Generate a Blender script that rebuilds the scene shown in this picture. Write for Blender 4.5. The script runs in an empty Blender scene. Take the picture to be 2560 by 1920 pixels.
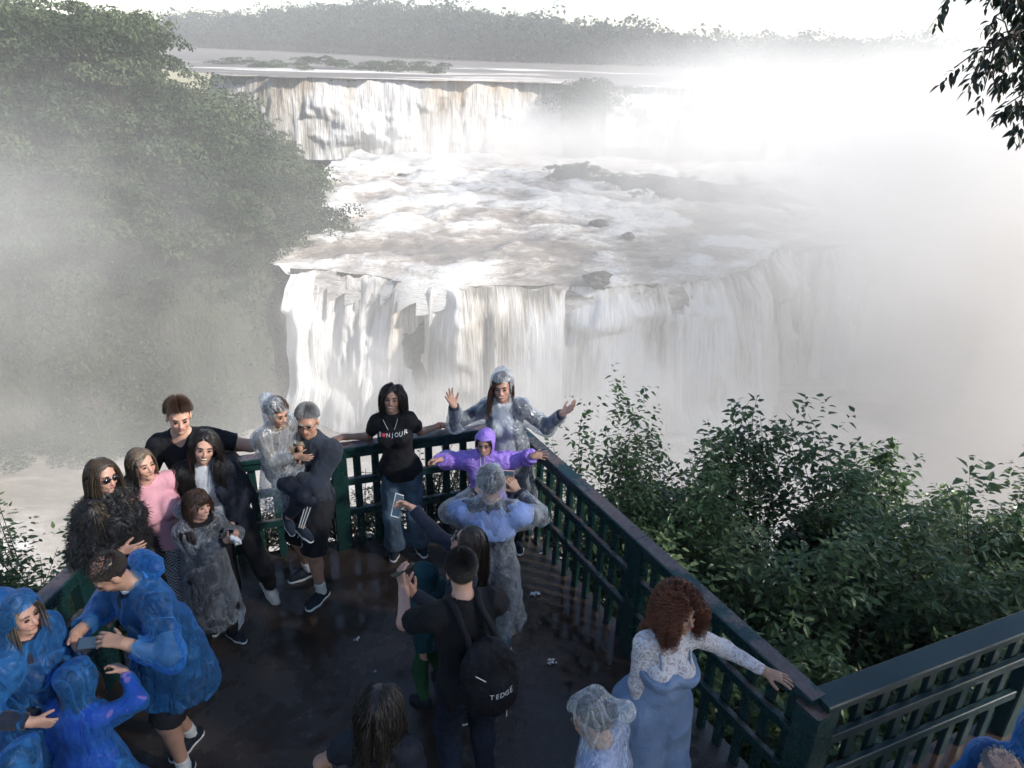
import bpy, math, random
import numpy as np
from mathutils import Vector, Matrix
sc = bpy.context.scene
COL = sc.collection
R = math.radians
# ------------------------------------------------------------------ camera
CAMZ = 4.26
cam_d = bpy.data.cameras.new("camera"); cam = bpy.data.objects.new("camera", cam_d); COL.objects.link(cam)
cam_d.sensor_width = 36; cam_d.lens = 1860/2560*36; cam_d.clip_end = 6000; cam_d.clip_start = 0.05
_P, _A = R(24.8), R(1.5)
_f = np.array([0, math.cos(_P), -math.sin(_P)]); _r0 = np.array([1., 0, 0]); _u0 = np.array([0, math.sin(_P), math.cos(_P)])
_r = math.cos(_A)*_r0+math.sin(_A)*_u0; _u = -math.sin(_A)*_r0+math.cos(_A)*_u0
m = Matrix.Identity(4)
for i in range(3):
    m[i][0] = _r[i]; m[i][1] = _u[i]; m[i][2] = -_f[i]
m[2][3] = CAMZ
cam.matrix_world = m
sc.camera = cam
# ------------------------------------------------------------------ world, sun, exposure
SUN = Vector((0.80, -0.30, 0.56)).normalized()
w = bpy.data.worlds.new("World"); sc.world = w; w.use_nodes = True
nt = w.node_tree; bg = nt.nodes['Background']
sky = nt.nodes.new('ShaderNodeTexSky'); sky.sky_type = 'NISHITA'; sky.sun_disc = False
sky.sun_elevation = math.asin(SUN.z); sky.sun_rotation = math.atan2(SUN.x, SUN.y)
sky.air_density = 1.0; sky.dust_density = .5; sky.ozone_density = 1.6; sky.altitude = 600
nt.links.new(sky.outputs[0], bg.inputs[0]); bg.inputs[1].default_value = 0.095
sl = bpy.data.lights.new("sun", 'SUN'); sl.energy = 4.6; sl.angle = R(3.5); sl.color = (1, .955, .89)
so = bpy.data.objects.new("sun", sl); COL.objects.link(so); so.rotation_euler = SUN.to_track_quat('Z', 'Y').to_euler()
sc.view_settings.view_transform = 'Standard'; sc.view_settings.look = 'None'
sc.view_settings.exposure = 1.12; sc.view_settings.gamma = 1
cy = sc.cycles
cy.max_bounces = 24; cy.diffuse_bounces = 3; cy.glossy_bounces = 3; cy.transmission_bounces = 3
cy.volume_bounces = 16; cy.transparent_max_bounces = 16
cy.use_denoising = True; cy.use_adaptive_sampling = True; cy.adaptive_threshold = 0.02
cy.volume_step_rate = 1.0; cy.volume_max_steps = 96; cy.sample_clamp_indirect = 4
cy.caustics_reflective = False; cy.caustics_refractive = False

# ------------------------------------------------------------------ helpers
rng = np.random.default_rng(7)
def tag(o, label=None, cat=None, group=None, kind=None):
    if label: o['label'] = label
    if cat: o['category'] = cat
    if group: o['group'] = group
    if kind: o['kind'] = kind
    return o
def empty(name, loc=(0, 0, 0)):
    o = bpy.data.objects.new(name, None); COL.objects.link(o); o.location = loc; o.empty_display_size = .2
    return o
def mk(name, V, F, mat=None, parent=None, smooth=False, cols=None):
    """mesh object from arrays; F is an (m,k) array or a list of such arrays"""
    V = np.asarray(V, np.float32)
    Fs = F if isinstance(F, list) and isinstance(F[0], np.ndarray) else [F]
    Fs = [np.asarray(a, np.int32) for a in Fs if len(a)]
    me = bpy.data.meshes.new(name)
    me.vertices.add(len(V)); me.vertices.foreach_set('co', V.ravel())
    nl = sum(a.size for a in Fs); npoly = sum(len(a) for a in Fs)
    me.loops.add(nl); me.polygons.add(npoly)
    me.loops.foreach_set('vertex_index', np.concatenate([a.ravel() for a in Fs]))
    st = np.concatenate([np.full(len(a), a.shape[1], np.int32) for a in Fs])
    me.polygons.foreach_set('loop_start', np.concatenate([[0], np.cumsum(st)[:-1]]).astype(np.int32))
    me.polygons.foreach_set('use_smooth', np.full(npoly, smooth))
    me.update(calc_edges=True)
    if cols is not None:
        a = me.color_attributes.new('Col', 'FLOAT_COLOR', 'POINT')
        c = np.ones((len(V), 4), np.float32); c[:, :3] = cols
        a.data.foreach_set('color', c.ravel())
    if mat: me.materials.append(mat)
    o = bpy.data.objects.new(name, me); COL.objects.link(o)
    if parent: o.parent = parent
    return o
class MB:
    def __init__(s): s.V = []; s.F = []; s.n = 0
    def add(s, V, F):
        V = np.asarray(V, float); s.V.append(V); s.F.append(np.asarray(F)+s.n); s.n += len(V)
    def box(s, c, ax, ay, az, hx, hy, hz, b=0.0):
        c, ax, ay, az = [np.asarray(a, float) for a in (c, ax, ay, az)]
        if b <= 0:
            V = [c+ax*hx*i+ay*hy*j+az*hz*k for i in (-1, 1) for j in (-1, 1) for k in (-1, 1)]
            s.add(V, [[0, 1, 3, 2], [4, 6, 7, 5], [0, 4, 5, 1], [2, 3, 7, 6], [0, 2, 6, 4], [1, 5, 7, 3]]); return
        # chamfered along the x axis edges
        P = [(-hy, -hz+b), (-hy+b, -hz), (hy-b, -hz), (hy, -hz+b), (hy, hz-b), (hy-b, hz), (-hy+b, hz), (-hy, hz-b)]
        V = [c+ax*hx*i+ay*p+az*q for i in (-1, 1) for p, q in P]
        s.add(V, [[k, (k+1) % 8, 8+(k+1) % 8, 8+k] for k in range(8)])
        s.add(V, [[7, 6, 1, 0], [6, 5, 2, 1], [5, 4, 3, 2], [8, 9, 14, 15], [9, 10, 13, 14], [10, 11, 12, 13]])
    def tube(s, P, r, n=6, cap=True):
        P = np.asarray(P, float); m_ = len(P); r = np.broadcast_to(r, (m_,))
        T = np.gradient(P, axis=0); T /= np.linalg.norm(T, axis=1)[:, None]+1e-9
        up = np.array([0, 0, 1.]) if abs(T[0][2]) < .9 else np.array([1., 0, 0])
        A = np.cross(T, up); A /= np.linalg.norm(A, axis=1)[:, None]+1e-9; B = np.cross(T, A)
        th = np.arange(n)*2*math.pi/n
        V = P[:, None]+r[:, None, None]*(A[:, None]*np.cos(th)[None, :, None]+B[:, None]*np.sin(th)[None, :, None])
        i, j = np.meshgrid(np.arange(m_-1), np.arange(n), indexing='ij'); j2 = (j+1) % n
        F = np.stack([i*n+j, i*n+j2, (i+1)*n+j2, (i+1)*n+j], -1).reshape(-1, 4)
        s.add(V.reshape(-1, 3), F)
    def build(s, name, mat, parent=None, smooth=False):
        by = {}
        for f in s.F: by.setdefault(f.shape[1], []).append(f)
        return mk(name, np.concatenate(s.V), [np.concatenate(v) for v in by.values()], mat, parent, smooth)
_lat = rng.random((64, 64, 64)).astype(np.float32)*2-1
def vnoise(x, y, z=0.0):
    x, y, z = np.broadcast_arrays(np.asarray(x, float), y, z)
    xi, yi, zi = np.floor(x).astype(int), np.floor(y).astype(int), np.floor(z).astype(int)
    u, v, w_ = x-xi, y-yi, z-zi
    u, v, w_ = u*u*(3-2*u), v*v*(3-2*v), w_*w_*(3-2*w_)
    L = lambda a, b, c: _lat[(xi+a) & 63, (yi+b) & 63, (zi+c) & 63]
    return (((L(0, 0, 0)*(1-u)+L(1, 0, 0)*u)*(1-v)+(L(0, 1, 0)*(1-u)+L(1, 1, 0)*u)*v)*(1-w_) +
            ((L(0, 0, 1)*(1-u)+L(1, 0, 1)*u)*(1-v)+(L(0, 1, 1)*(1-u)+L(1, 1, 1)*u)*v)*w_)
def fbm(x, y, z=0.0, o=4):
    s = 0; a = 1
    for k in range(o):
        s = s+a*vnoise(x*2**k+17*k, y*2**k+5*k, z*2**k); a *= .5
    return s
def sstep(a, b, x): t = np.clip((x-a)/(b-a), 0, 1); return t*t*(3-2*t)
# pixel (2212 wide frame) -> world, used to measure where things stand in the place
def ray(x, y):
    k = 2560/2212
    return _f+_r*(x*k-1280)/1860-_u*(y*k-960)/1860
def atz(x, y, z): d = ray(x, y); return np.array([0, 0, CAMZ])+d*(z-CAMZ)/d[2]
def aty(x, y, Y): d = ray(x, y); return np.array([0, 0, CAMZ])+d*Y/d[1]
def px(p):
    p = np.asarray(p, float)-[0, 0, CAMZ]; z = p@_f; return np.stack([(1280+1860*(p@_r)/z)/1.1573, (960-1860*(p@_u)/z)/1.1573], -1)

# ------------------------------------------------------------------ materials
class NT:
    def __init__(s, name):
        s.m = bpy.data.materials.new(name); s.m.use_nodes = True; s.t = s.m.node_tree
        s.out = s.t.nodes['Material Output']; s.p = s.t.nodes['Principled BSDF']
    def n(s, typ, ins=None, **kw):
        a = s.t.nodes.new('ShaderNode'+typ)
        for k, v in kw.items(): setattr(a, k, v)
        for k, v in (ins or {}).items(): s.set(a.inputs[k], v)
        return a
    def set(s, sock, v):
        if isinstance(v, bpy.types.NodeSocket): s.t.links.new(v, sock)
        elif isinstance(v, bpy.types.Node): s.t.links.new(v.outputs[0], sock)
        elif isinstance(v, tuple) and len(v) == 3 and sock.type == 'RGBA': sock.default_value = (*v, 1)
        else: sock.default_value = v
    def P(s, **kw):
        for k, v in kw.items(): s.set(s.p.inputs[k.replace('_', ' ')], v)
    def coord(s, scale=(1, 1, 1), obj=True):
        tc = s.n('TexCoord'); mp = s.n('Mapping', {'Vector': tc.outputs['Object' if obj else 'Generated'], 'Scale': scale}); return mp
    def noise(s, vec, scale, detail=4, rough=.55, dist=0):
        return s.n('TexNoise', {'Vector': vec, 'Scale': scale, 'Detail': detail, 'Roughness': rough, 'Distortion': dist})
    def ramp(s, fac, stops, interp='LINEAR'):
        r_ = s.n('ValToRGB', {'Fac': fac}); e = r_.color_ramp.elements; r_.color_ramp.interpolation = interp
        while len(e) < len(stops): e.new(.5)
        for q, (p_, c) in zip(e, stops):
            q.position = p_; q.color = (*c, 1) if isinstance(c, tuple) else (c, c, c, 1)
        return r_
    def bump(s, h, strength=.5, dist=.01): return s.n('Bump', {'Height': h, 'Strength': strength, 'Distance': dist})
    def math(s, op, a, b=0.0, c=None):
        q = s.n('Math', {0: a, 1: b}, operation=op)
        if c is not None: s.set(q.inputs[2], c)
        return q
    def mix(s, f, a, b):
        q = s.n('Mix', data_type='RGBA'); s.set(q.inputs[0], f); s.set(q.inputs[6], a); s.set(q.inputs[7], b); return q.outputs[2]

def m_fabric(name, col, rough=.85, scale=60, var=.25, bump=.3, spec=.2, sheen=0.0):
    t = NT(name); c = t.coord(); n1 = t.noise(c, 5, 4); n2 = t.noise(c, scale*8, 2)
    lo = tuple(v*(1-var) for v in col); hi = tuple(min(1, v*(1+var)) for v in col)
    t.P(Base_Color=t.ramp(n1, [(.3, lo), (.7, hi)]), Roughness=rough, Specular_IOR_Level=spec)
    if sheen: t.P(Sheen_Weight=sheen)
    n3 = t.noise(c, 14, 3, .6, 1.2)
    t.P(Normal=t.bump(t.math('ADD', n3, t.math('MULTIPLY', n2, .15)), bump, .02))
    return t.m
M = {}
# foliage
def m_leaf(name, cols, rough=.5, transl=.25, scale=.6, obj=True, spec=.4):
    t = NT(name); c = t.coord(); n1 = t.noise(c, scale, 3)
    oi = t.n('ObjectInfo'); at = t.n('Attribute', attribute_name='Col')
    v = t.math('ADD', t.math('MULTIPLY', n1, .5), t.math('MULTIPLY', at.outputs['Fac'], .5))
    v = t.math('ADD', v, t.math('MULTIPLY', t.math('SUBTRACT', oi.outputs['Random'], .5), .55))
    cr = t.ramp(v, [(.22, cols[0]), (.5, cols[1]), (.80, cols[2])])
    t.P(Base_Color=cr, Roughness=rough, Specular_IOR_Level=spec)
    tr = t.n('BsdfTranslucent', {'Color': cr}); mx = t.n('MixShader', {0: transl, 1: t.p.outputs[0], 2: tr.outputs[0]})
    t.set(t.out.inputs[0], mx.outputs[0]); return t.m
M['far_leaf'] = m_leaf('forest_leaves', [(.014, .026, .012), (.030, .050, .022), (.062, .082, .038)], .6, .12, .08, spec=.15)
M['ridge_leaf'] = m_leaf('ridge_leaves', [(.006, .014, .014), (.010, .024, .02), (.022, .04, .028)], .7, .1, .02, spec=.1)
M['bush_leaf'] = m_leaf('bush_leaves', [(.034, .066, .022), (.070, .125, .040), (.15, .20, .08)], .32, .3, 1.5)
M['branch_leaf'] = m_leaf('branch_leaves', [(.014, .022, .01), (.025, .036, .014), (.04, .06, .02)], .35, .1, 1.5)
def m_simple(name, col, rough=.6, metal=0, spec=.5, **k):
    t = NT(name); t.P(Base_Color=col, Roughness=rough, Metallic=metal, Specular_IOR_Level=spec, **k); return t.m
t = NT('bark'); c = t.coord((1, 1, .3)); n = t.noise(c, 12, 5)
t.P(Base_Color=t.ramp(n, [(.3, (.03, .022, .016)), (.7, (.10, .08, .06))]), Roughness=.9, Normal=t.bump(n, .6, .02)); M['bark'] = t.m
# rock / soil of the gorge
t = NT('gorge_rock'); c = t.coord((1, 1, .5)); n = t.noise(c, .12, 8, .65); n2 = t.noise(c, .9, 6, .6)
t.P(Base_Color=t.ramp(n, [(.35, (.035, .032, .026)), (.5, (.045, .055, .025)), (.7, (.09, .075, .06))]), Roughness=.9,
    Normal=t.bump(t.math('ADD', n, n2), 1, 1.5)); M['rock'] = t.m
t = NT('wet_boulder'); c = t.coord(); n = t.noise(c, .8, 7, .65)
t.P(Base_Color=t.ramp(n, [(.35, (.015, .012, .01)), (.7, (.06, .05, .045))]), Roughness=.45, Normal=t.bump(n, .8, .5)); M['boulder'] = t.m
# water
def m_river(name, sx, sy, foam, brown=(.25, .21, .175), bs=1.0, lo=.45, hi=.6, rl=.3):
    t = NT(name); c = t.coord((sx, sy, 1)); n1 = t.noise(c, 1, 9, .62, .6); n2 = t.noise(c, 5, 6, .65, .8); n3 = t.noise(c, .13, 3, .5)
    at = t.n('Attribute', attribute_name='Col')
    f = t.math('ADD', t.math('MULTIPLY', n1, .65), t.math('MULTIPLY', n2, .35))
    f = t.math('ADD', f, t.math('MULTIPLY', t.math('SUBTRACT', n3, .5), .5))
    f = t.math('ADD', f, t.math('MULTIPLY', t.math('SUBTRACT', at.outputs['Fac'], .5), foam))
    cr = t.ramp(f, [(lo-.12, tuple(v*.75 for v in brown)), (lo, brown), (hi-.04, (.44, .40, .36)), (hi+.06, (.64, .625, .60))])
    rr = t.ramp(f, [(lo, rl), (hi, .8)])
    t.P(Base_Color=cr, Roughness=rr, Specular_IOR_Level=.4, Normal=t.bump(f, 1.0, bs)); return t.m
M['river'] = m_river('rapid_water', .15, .22, .38, bs=1.4, lo=.42, hi=.57)
M['upriver'] = m_river('upper_river_water', .012, .05, .6, brown=(.19, .16, .135), bs=.5, lo=.56, hi=.70, rl=.6)
M['lowriver'] = m_river('lower_river_water', .07, .12, .3, brown=(.30, .265, .22), bs=.6, lo=.48, hi=.64)
def m_fall(name, sx, sz, orange=.5, dark=0.0):
    t = NT(name); tc = t.n('TexCoord'); at = t.n('Attribute', attribute_name='Col'); sp = t.n('SeparateColor', {0: at.outputs['Color']})
    mp = t.n('Mapping', {'Vector': tc.outputs['UV'], 'Scale': (sx, sz, 1)})
    n1 = t.noise(mp, 1, 6, .6, .25); mp2 = t.n('Mapping', {'Vector': tc.outputs['UV'], 'Scale': (sx*7, sz*2.2, 1)}); n2 = t.noise(mp2, 1, 8, .72, .5)
    f = t.math('ADD', t.math('MULTIPLY', n1, .45), t.math('MULTIPLY', n2, .55))
    g = t.math('ADD', f, t.math('MULTIPLY', t.math('SUBTRACT', sp.outputs[0], .5), .5))   # R: foam, G: ochre
    k = 1-dark; cr = t.ramp(g, [(.34, (.22*k, .20*k, .175*k)), (.42, (.48*k, .44*k, .38*k)), (.50, (.68*k, .65*k, .61*k)), (.60, (.86*k, .85*k, .83*k))])
    oc = t.mix(t.math('MULTIPLY', sp.outputs[1], orange), cr.outputs[0], (.44, .29, .155))
    t.P(Base_Color=oc, Roughness=.7, Specular_IOR_Level=.25, Normal=t.bump(f, 1, 2.5)); return t.m
M['fall'] = m_fall('near_fall_water', .22, .035)
M['upfall'] = m_fall('upper_fall_water', .16, .04, .95, dark=.34)
# ------------------------------------------------------------------ the gorge: terrain
ZU, ZM, ZL = -12., -44., -80.
FOOT = np.array([(-600, 120), (-300, 128), (-150, 133), (-111, 139), (-80, 146), (-60, 152), (-50, 161), (-46, 180), (-46, 205), (-52, 232), (-62, 262), (-78, 300), (-118, 338), (-200, 420), (-600, 800)], float)
def polydist(x, y, P):
    best = np.full(x.shape, 1e9); sgn = np.ones(x.shape)
    for a, b in zip(P[:-1], P[1:]):
        d = b-a; t = np.clip(((x-a[0])*d[0]+(y-a[1])*d[1])/(d@d), 0, 1)
        dx, dy = x-a[0]-t*d[0], y-a[1]-t*d[1]; q = np.hypot(dx, dy)
        s = d[0]*dy-d[1]*dx; mk_ = q < best; best = np.where(mk_, q, best); sgn = np.where(mk_, np.sign(s), sgn)
    return best*sgn
def bluff_h(x, y):
    d = polydist(x, y, FOOT)+4*fbm(x*.03, y*.03)+2*fbm(x*.1, y*.1)
    side = sstep(160, 235, y)
    z = ZL-4+38*sstep(-2, 9, d)+.60*np.clip(d-7, 0, 200)+20*sstep(44, 58, d)
    top = -3+6*fbm(x*.012+3, y*.012, 0, 3)
    z = z+fbm(x*.05, y*.05)*8*sstep(4, 20, d)
    k = 8.; z = -k*np.log(np.exp(-z/k)+np.exp(-top/k))
    return z-40*sstep(0, -6, d), d
def grid(x0, x1, y0, y1, nx, ny):
    X, Y = np.meshgrid(np.linspace(x0, x1, nx), np.linspace(y0, y1, ny), indexing='ij')
    i, j = np.meshgrid(np.arange(nx-1), np.arange(ny-1), indexing='ij'); a = i*ny+j
    return X, Y, np.stack([a, a+ny, a+ny+1, a+1], -1).reshape(-1, 4)
X, Y, F = grid(-520, -20, 110, 620, 200, 200)
Z, D = bluff_h(X, Y)
keep = (D.ravel()[F] > -8).any(1)
o = mk('hillside', np.stack([X, Y, Z], -1).reshape(-1, 3), F[keep], M['rock'], smooth=True); tag(o, kind='structure')

# near slope beneath the lookout
X, Y, F = grid(-60, 90, -30, 70, 100, 80)
edge = 6.2-.12*np.abs(X)
dd = Y-edge+fbm(X*.2, Y*.2)*.6
Zs = -.45-1.25*np.clip(dd, 0, 100)-.6*np.clip(dd-4, 0, 100)+fbm(X*.3, Y*.3)*.4*sstep(0, 3, dd)
Zs = np.where(X > 1.5, np.minimum(Zs, -.6-.9*np.clip((X-2.2)*.5+(Y-3.4), 0, 99)), Zs)
Zs = np.maximum(Zs, -86)
o = mk('hillside', np.stack([X, Y, Zs], -1).reshape(-1, 3), F, M['rock'], smooth=True); tag(o, kind='structure')

# ------------------------------------------------------------------ rivers
# lip of the near fall (plan), convex towards the lookout
LIPN = np.array([(-52, 165), (-44, 163), (-33, 160), (-24, 155), (-12, 153), (0, 155), (12, 157), (22, 156), (34, 160), (46, 164), (56, 172), (64, 184), (72, 196), (88, 200), (104, 190), (122, 186), (150, 188), (190, 192), (260, 205)], float)
LIPU = np.array([(-135, 345), (-124, 336), (-100, 331), (-72, 334), (-45, 338), (-20, 339), (5, 342), (18, 343)], float)
LIPU2 = np.array([(36, 330), (52, 334), (70, 332), (78, 334)], float)
LIPU3 = np.array([(101, 322), (112, 326), (126, 327), (150, 318), (185, 300), (230, 285)], float)
ALLUP = np.concatenate([LIPU, LIPU2, LIPU3])
def resample(P, step):
    s = np.concatenate([[0], np.cumsum(np.hypot(*np.diff(P, axis=0).T))]); n = int(s[-1]/step)+1
    q = np.linspace(0, s[-1], n); A = np.stack([np.interp(q, s, P[:, 0]), np.interp(q, s, P[:, 1])], -1)
    for _ in range(2):
        B = A.copy(); B[1:-1] = (A[:-2]+2*A[1:-1]+A[2:])/4; A = B
    return A, q
# mid terrace
X, Y, F = grid(-70, 300, 140, 372, 260, 170)
dl = polydist(X, Y, LIPN)
rough = fbm(X*.09, Y*.13, 1, 5)
ledge = np.clip(polydist(X, Y, LIPN)/18, 0, 1)
Z = ZM+fbm(X*.32, Y*.45, 4, 3)*.55*sstep(0, 10, dl)+rough*(.35+.95*sstep(0, 12, dl))+2.5*sstep(20, 110, dl)-.3*(1-ledge)**2+1.6*np.abs(fbm(X*.03+9, Y*.05, 2, 3))*sstep(0, 14, dl)
foam = .62+.4*sstep(90, 150, dl)-.22*sstep(45, 20, dl)*sstep(3, 14, dl)+.4*np.clip(rough, -1, 1)+.1*sstep(12, 2, dl)-.45*np.exp(-(((X+8)/30)**2+((Y-185)/14)**2))
Z = Z-7*sstep(2.6, -1., dl)
keep = (dl.ravel()[F] > -.9).all(1)
o = mk('river_rapids', np.stack([X, Y, Z], -1).reshape(-1, 3), F[keep], M['river'], smooth=True, cols=np.repeat(np.clip(foam, 0, 1).reshape(-1, 1), 3, 1)); tag(o, kind='structure')
# upper river
X, Y, F = grid(-700, 1000, 300, 1140, 340, 230)
dl = polydist(X, Y, ALLUP)
Z = ZU+fbm(X*.05, Y*.08)*.25+.0*X
st = sstep(.35, .9, fbm(X*.008, Y*.035, 5, 4)+.35*sstep(120, 0, np.abs(Y-410))) * (Y < 520)
foam = .20+.55*st+.2*sstep(8, 2, dl)
keep = (dl.ravel()[F] > -3).all(1)
o = mk('upper_river', np.stack([X, Y, Z], -1).reshape(-1, 3), F[keep], M['upriver'], smooth=True, cols=np.repeat(np.clip(foam, 0, 1).reshape(-1, 1), 3, 1)); tag(o, kind='structure')
# lower river
X, Y, F = grid(-500, 500, 20, 260, 200, 80)
Z = ZL+fbm(X*.1, Y*.15)*.5
foam = .45+.3*fbm(X*.02, Y*.03, 4)+.4*sstep(30, 100, X+Y*.2)
o = mk('lower_river', np.stack([X, Y, Z], -1).reshape(-1, 3), F, M['lowriver'], smooth=True, cols=np.repeat(np.clip(foam, 0, 1).reshape(-1, 1), 3, 1)); tag(o, kind='structure')
# ground far around
o = mk('ground', [(-1100, -50, -86), (1340, -50, -86), (1340, 1150, -86), (-1100, 1150, -86)], [[0, 1, 2, 3]], M['rock']); tag(o, kind='structure')

def fall(name, P, ztop, zbot, out, mat, label, gaps=0, seed=0, ochre=0, lipdrop=None, step=.7, ridge=1.6, lobes=0.):
    A, q = resample(P, step); nv = 70
    T = np.gradient(A, axis=0); T /= np.linalg.norm(T, axis=1)[:, None]; N = np.stack([T[:, 1], -T[:, 0]], -1)   # out of the lip
    v = np.linspace(0, 1, nv); Q, Vv = np.meshgrid(q, v, indexing='ij')
    r1 = fbm(Q*.10+seed, Vv*1.2+seed, seed, 3); r2 = vnoise(Q*.42+seed, Vv*2.5, 3)+.6*vnoise(Q*1.1, Vv*5, 9)
    burst = np.clip(fbm(Q*.07+seed*3, Vv*3.2+7, 4, 3), 0, 1)
    lob = np.clip(fbm(q*.055+seed*2, 0.*q, 3, 2), -1, 1)[:, None]; lob2 = np.clip(.5-np.abs(vnoise(q*.13+seed, 0.*q, 5))*1.6, -.3, .5)[:, None]
    off = -3.2+(out+3.2)*Vv**.62*(1+.35*lob)+lobes*(lob*1.6+lob2*3.)*sstep(0, .25, Vv)+lobes*1.8*np.clip(vnoise(Q*.16, Vv*3.+Q*.03, 13), 0, 1)*sstep(.05, .3, Vv) + ridge*(r1*Vv**.4*1.5+r2*.55*Vv**.3) + 4.2*burst*sstep(.10, .45, Vv)+.35*fbm(Q*1.6, Vv*9, 6, 3)*sstep(.05, .4, Vv)
    drop = 0 if lipdrop is None else lipdrop(q)[:, None]
    zt = ztop+.3-drop-1.0*(lobes > 0)
    Z = zt-lobes*1.6*(.5+lob)*sstep(.02, .2, Vv)+(zbot-zt)*Vv**(1.12+.45*(lobes > 0))+.8*r2*(1-Vv)*sstep(0, .1, Vv)
    X_ = A[:, 0][:, None]+N[:, 0][:, None]*off; Y_ = A[:, 1][:, None]+N[:, 1][:, None]*off
    n = len(q); i, j = np.meshgrid(np.arange(n-1), np.arange(nv-1), indexing='ij'); a = i*nv+j
    F = np.stack([a, a+1, a+nv+1, a+nv], -1).reshape(-1, 4)
    if gaps:
        g = fbm(Q*.13+seed, Vv*.6, 11, 3)+.5*vnoise(Q*.9, Vv*2.2, 5)
        F = F[(g.ravel()[F] < gaps).all(1)]
    foam = np.clip(.5-.28*sstep(.16, .0, Vv)*(lobes > 0)+.35*r1+.3*burst+.12*r2+.12*Vv, 0, 1)
    och = np.clip(ochre(q)[:, None]*np.clip(1.15-Vv*1.6, 0, 1)*(.7+.6*vnoise(Q*.25, Vv*2, 8)), 0, 1) if ochre else 0*Q
    cols = np.stack([foam, och, 0*foam], -1).reshape(-1, 3)
    o = mk(name, np.stack([X_, Y_, Z], -1).reshape(-1, 3), F, mat, smooth=True, cols=cols)
    uv = o.data.uv_layers.new(name='UVMap'); vi = np.zeros(len(o.data.loops), np.int32); o.data.loops.foreach_get('vertex_index', vi)
    UV = np.stack([Q, -Vv*abs(ztop-zbot)], -1).reshape(-1, 2)[vi]; uv.data.foreach_set('uv', UV.astype(np.float32).ravel())
    tag(o, label, 'waterfall'); return o
def bumpf(c, w_, h): return lambda q: h*np.exp(-((q-c)/w_)**2)
def rockwall(P, ztop, zbot, inset, seed):
    A, q = resample(P, 2); T = np.gradient(A, axis=0); T /= np.linalg.norm(T, axis=1)[:, None]; N = np.stack([T[:, 1], -T[:, 0]], -1)
    v = np.linspace(0, 1, 30); Q, Vv = np.meshgrid(q, v, indexing='ij')
    off = -inset+3.0*Vv+1.3*fbm(Q*.15, Vv*5, seed, 4)
    Xr = A[:, 0][:, None]+N[:, 0][:, None]*off; Yr = A[:, 1][:, None]+N[:, 1][:, None]*off
    Z = ztop-.6+(zbot-ztop)*Vv
    n = len(q); i, j = np.meshgrid(np.arange(n-1), np.arange(29), indexing='ij'); a = i*30+j
    return np.stack([Xr, Yr, Z], -1).reshape(-1, 3), np.stack([a, a+1, a+31, a+30], -1).reshape(-1, 4)
mb = MB()
for P_, zt, zb, s in ((LIPN, ZM, ZL, 1), (ALLUP, ZU, ZM, 2)): mb.add(*rockwall(P_, zt, zb, 2.4, s))
tag(mb.build('cliff', M['rock'], smooth=True), kind='structure')
fall('waterfall', LIPN[:13], ZM, ZL, 7.5, M['fall'], 'broad near waterfall with ochre lip and billowing white curtains below the lookout', seed=3,
     ochre=lambda q: np.exp(-((q-14)/9)**2)*.8+.9*np.exp(-((q-30)/5)**2), ridge=.75, lobes=.85)
fall('waterfall', LIPN[12:], ZM, ZL, 7, M['fall'], 'mist-veiled waterfall curtain at the right behind the leafy bushes', seed=8, ridge=.75, lobes=.75)
fall('waterfall', LIPU, ZU, ZM, 5.5, M['upfall'], 'wide upper waterfall with ochre streaked curtain beside the forested bluff', seed=5,
     ochre=lambda q: .25+.75*np.clip(vnoise(q*.09, 2.), 0, 1), ridge=.6)
fall('waterfall', LIPU2, ZU, ZM+8, 2, M['upfall'], 'thin broken upper waterfall beyond the tree-topped rock island', gaps=.05, seed=6, ridge=.8)
fall('waterfall', LIPU3, ZU, ZM, 4, M['upfall'], 'pale upper waterfall fading into mist at the far right', seed=7, ridge=1.)

# boulders in the rapids
def boulder(c, r, seed):
    import itertools
    n = 10; th, ph = np.meshgrid(np.linspace(0, math.pi, n), np.linspace(0, 2*math.pi, 14)[:-1], indexing='ij')
    d = np.stack([np.sin(th)*np.cos(ph), np.sin(th)*np.sin(ph), np.cos(th)], -1)
    rr = 1+.55*fbm(d[..., 0]*1.3+seed, d[..., 1]*1.3, d[..., 2]*1.3+seed, 3)*np.sin(th)
    V = d*rr[..., None]*np.array([1, .8, .62])*r
    m_ = 13; i, j = np.meshgrid(np.arange(n-1), np.arange(m_), indexing='ij'); j2 = (j+1) % m_
    F = np.stack([i*m_+j, (i+1)*m_+j, (i+1)*m_+j2, i*m_+j2], -1).reshape(-1, 4)
    o = mk('boulder', V.reshape(-1, 3), F, M['boulder'], smooth=False); o.location = c; return o
BP = [(868, 381, 3.6, 'dark pointed boulder by the bluff, left one of a close pair in the rapids'), (891, 371, 3.4, 'dark rounded boulder by the bluff, right one of a close pair in the rapids'),
      (1022, 418, 2.6, 'low dark boulder alone in mid rapids right of the close pair'), (1232, 385, 2.6, 'small pointed boulder at the left foot of the hazy rock island'),
      (1252, 370, 4.6, 'large pointed boulder beside the hazy rock island'), (1300, 380, 4.2, 'flat dark boulder in front of the hazy rock island'),
      (1322, 415, 2.6, 'small peaked boulder below the flat boulder of the rock island'), (1295, 483, 3.3, 'sharp dark boulder standing alone nearest the falls lip'),
      (1352, 483, 2.4, 'low flat boulder right of the sharp one near the falls lip'), (1358, 506, 2.4, 'lowest flat boulder awash just above the falls lip'), (1358, 450, 2.2, 'half sunken boulder in the foam upstream of the sharp one'),
      (800, 404, 2.4, 'half sunken boulder close under the bluff shore'), (1095, 411, 2., 'faint low boulder in mid river foam'), (1290, 600, 4, 'rounded dark rock parting the curtain of the near falls')]
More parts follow.
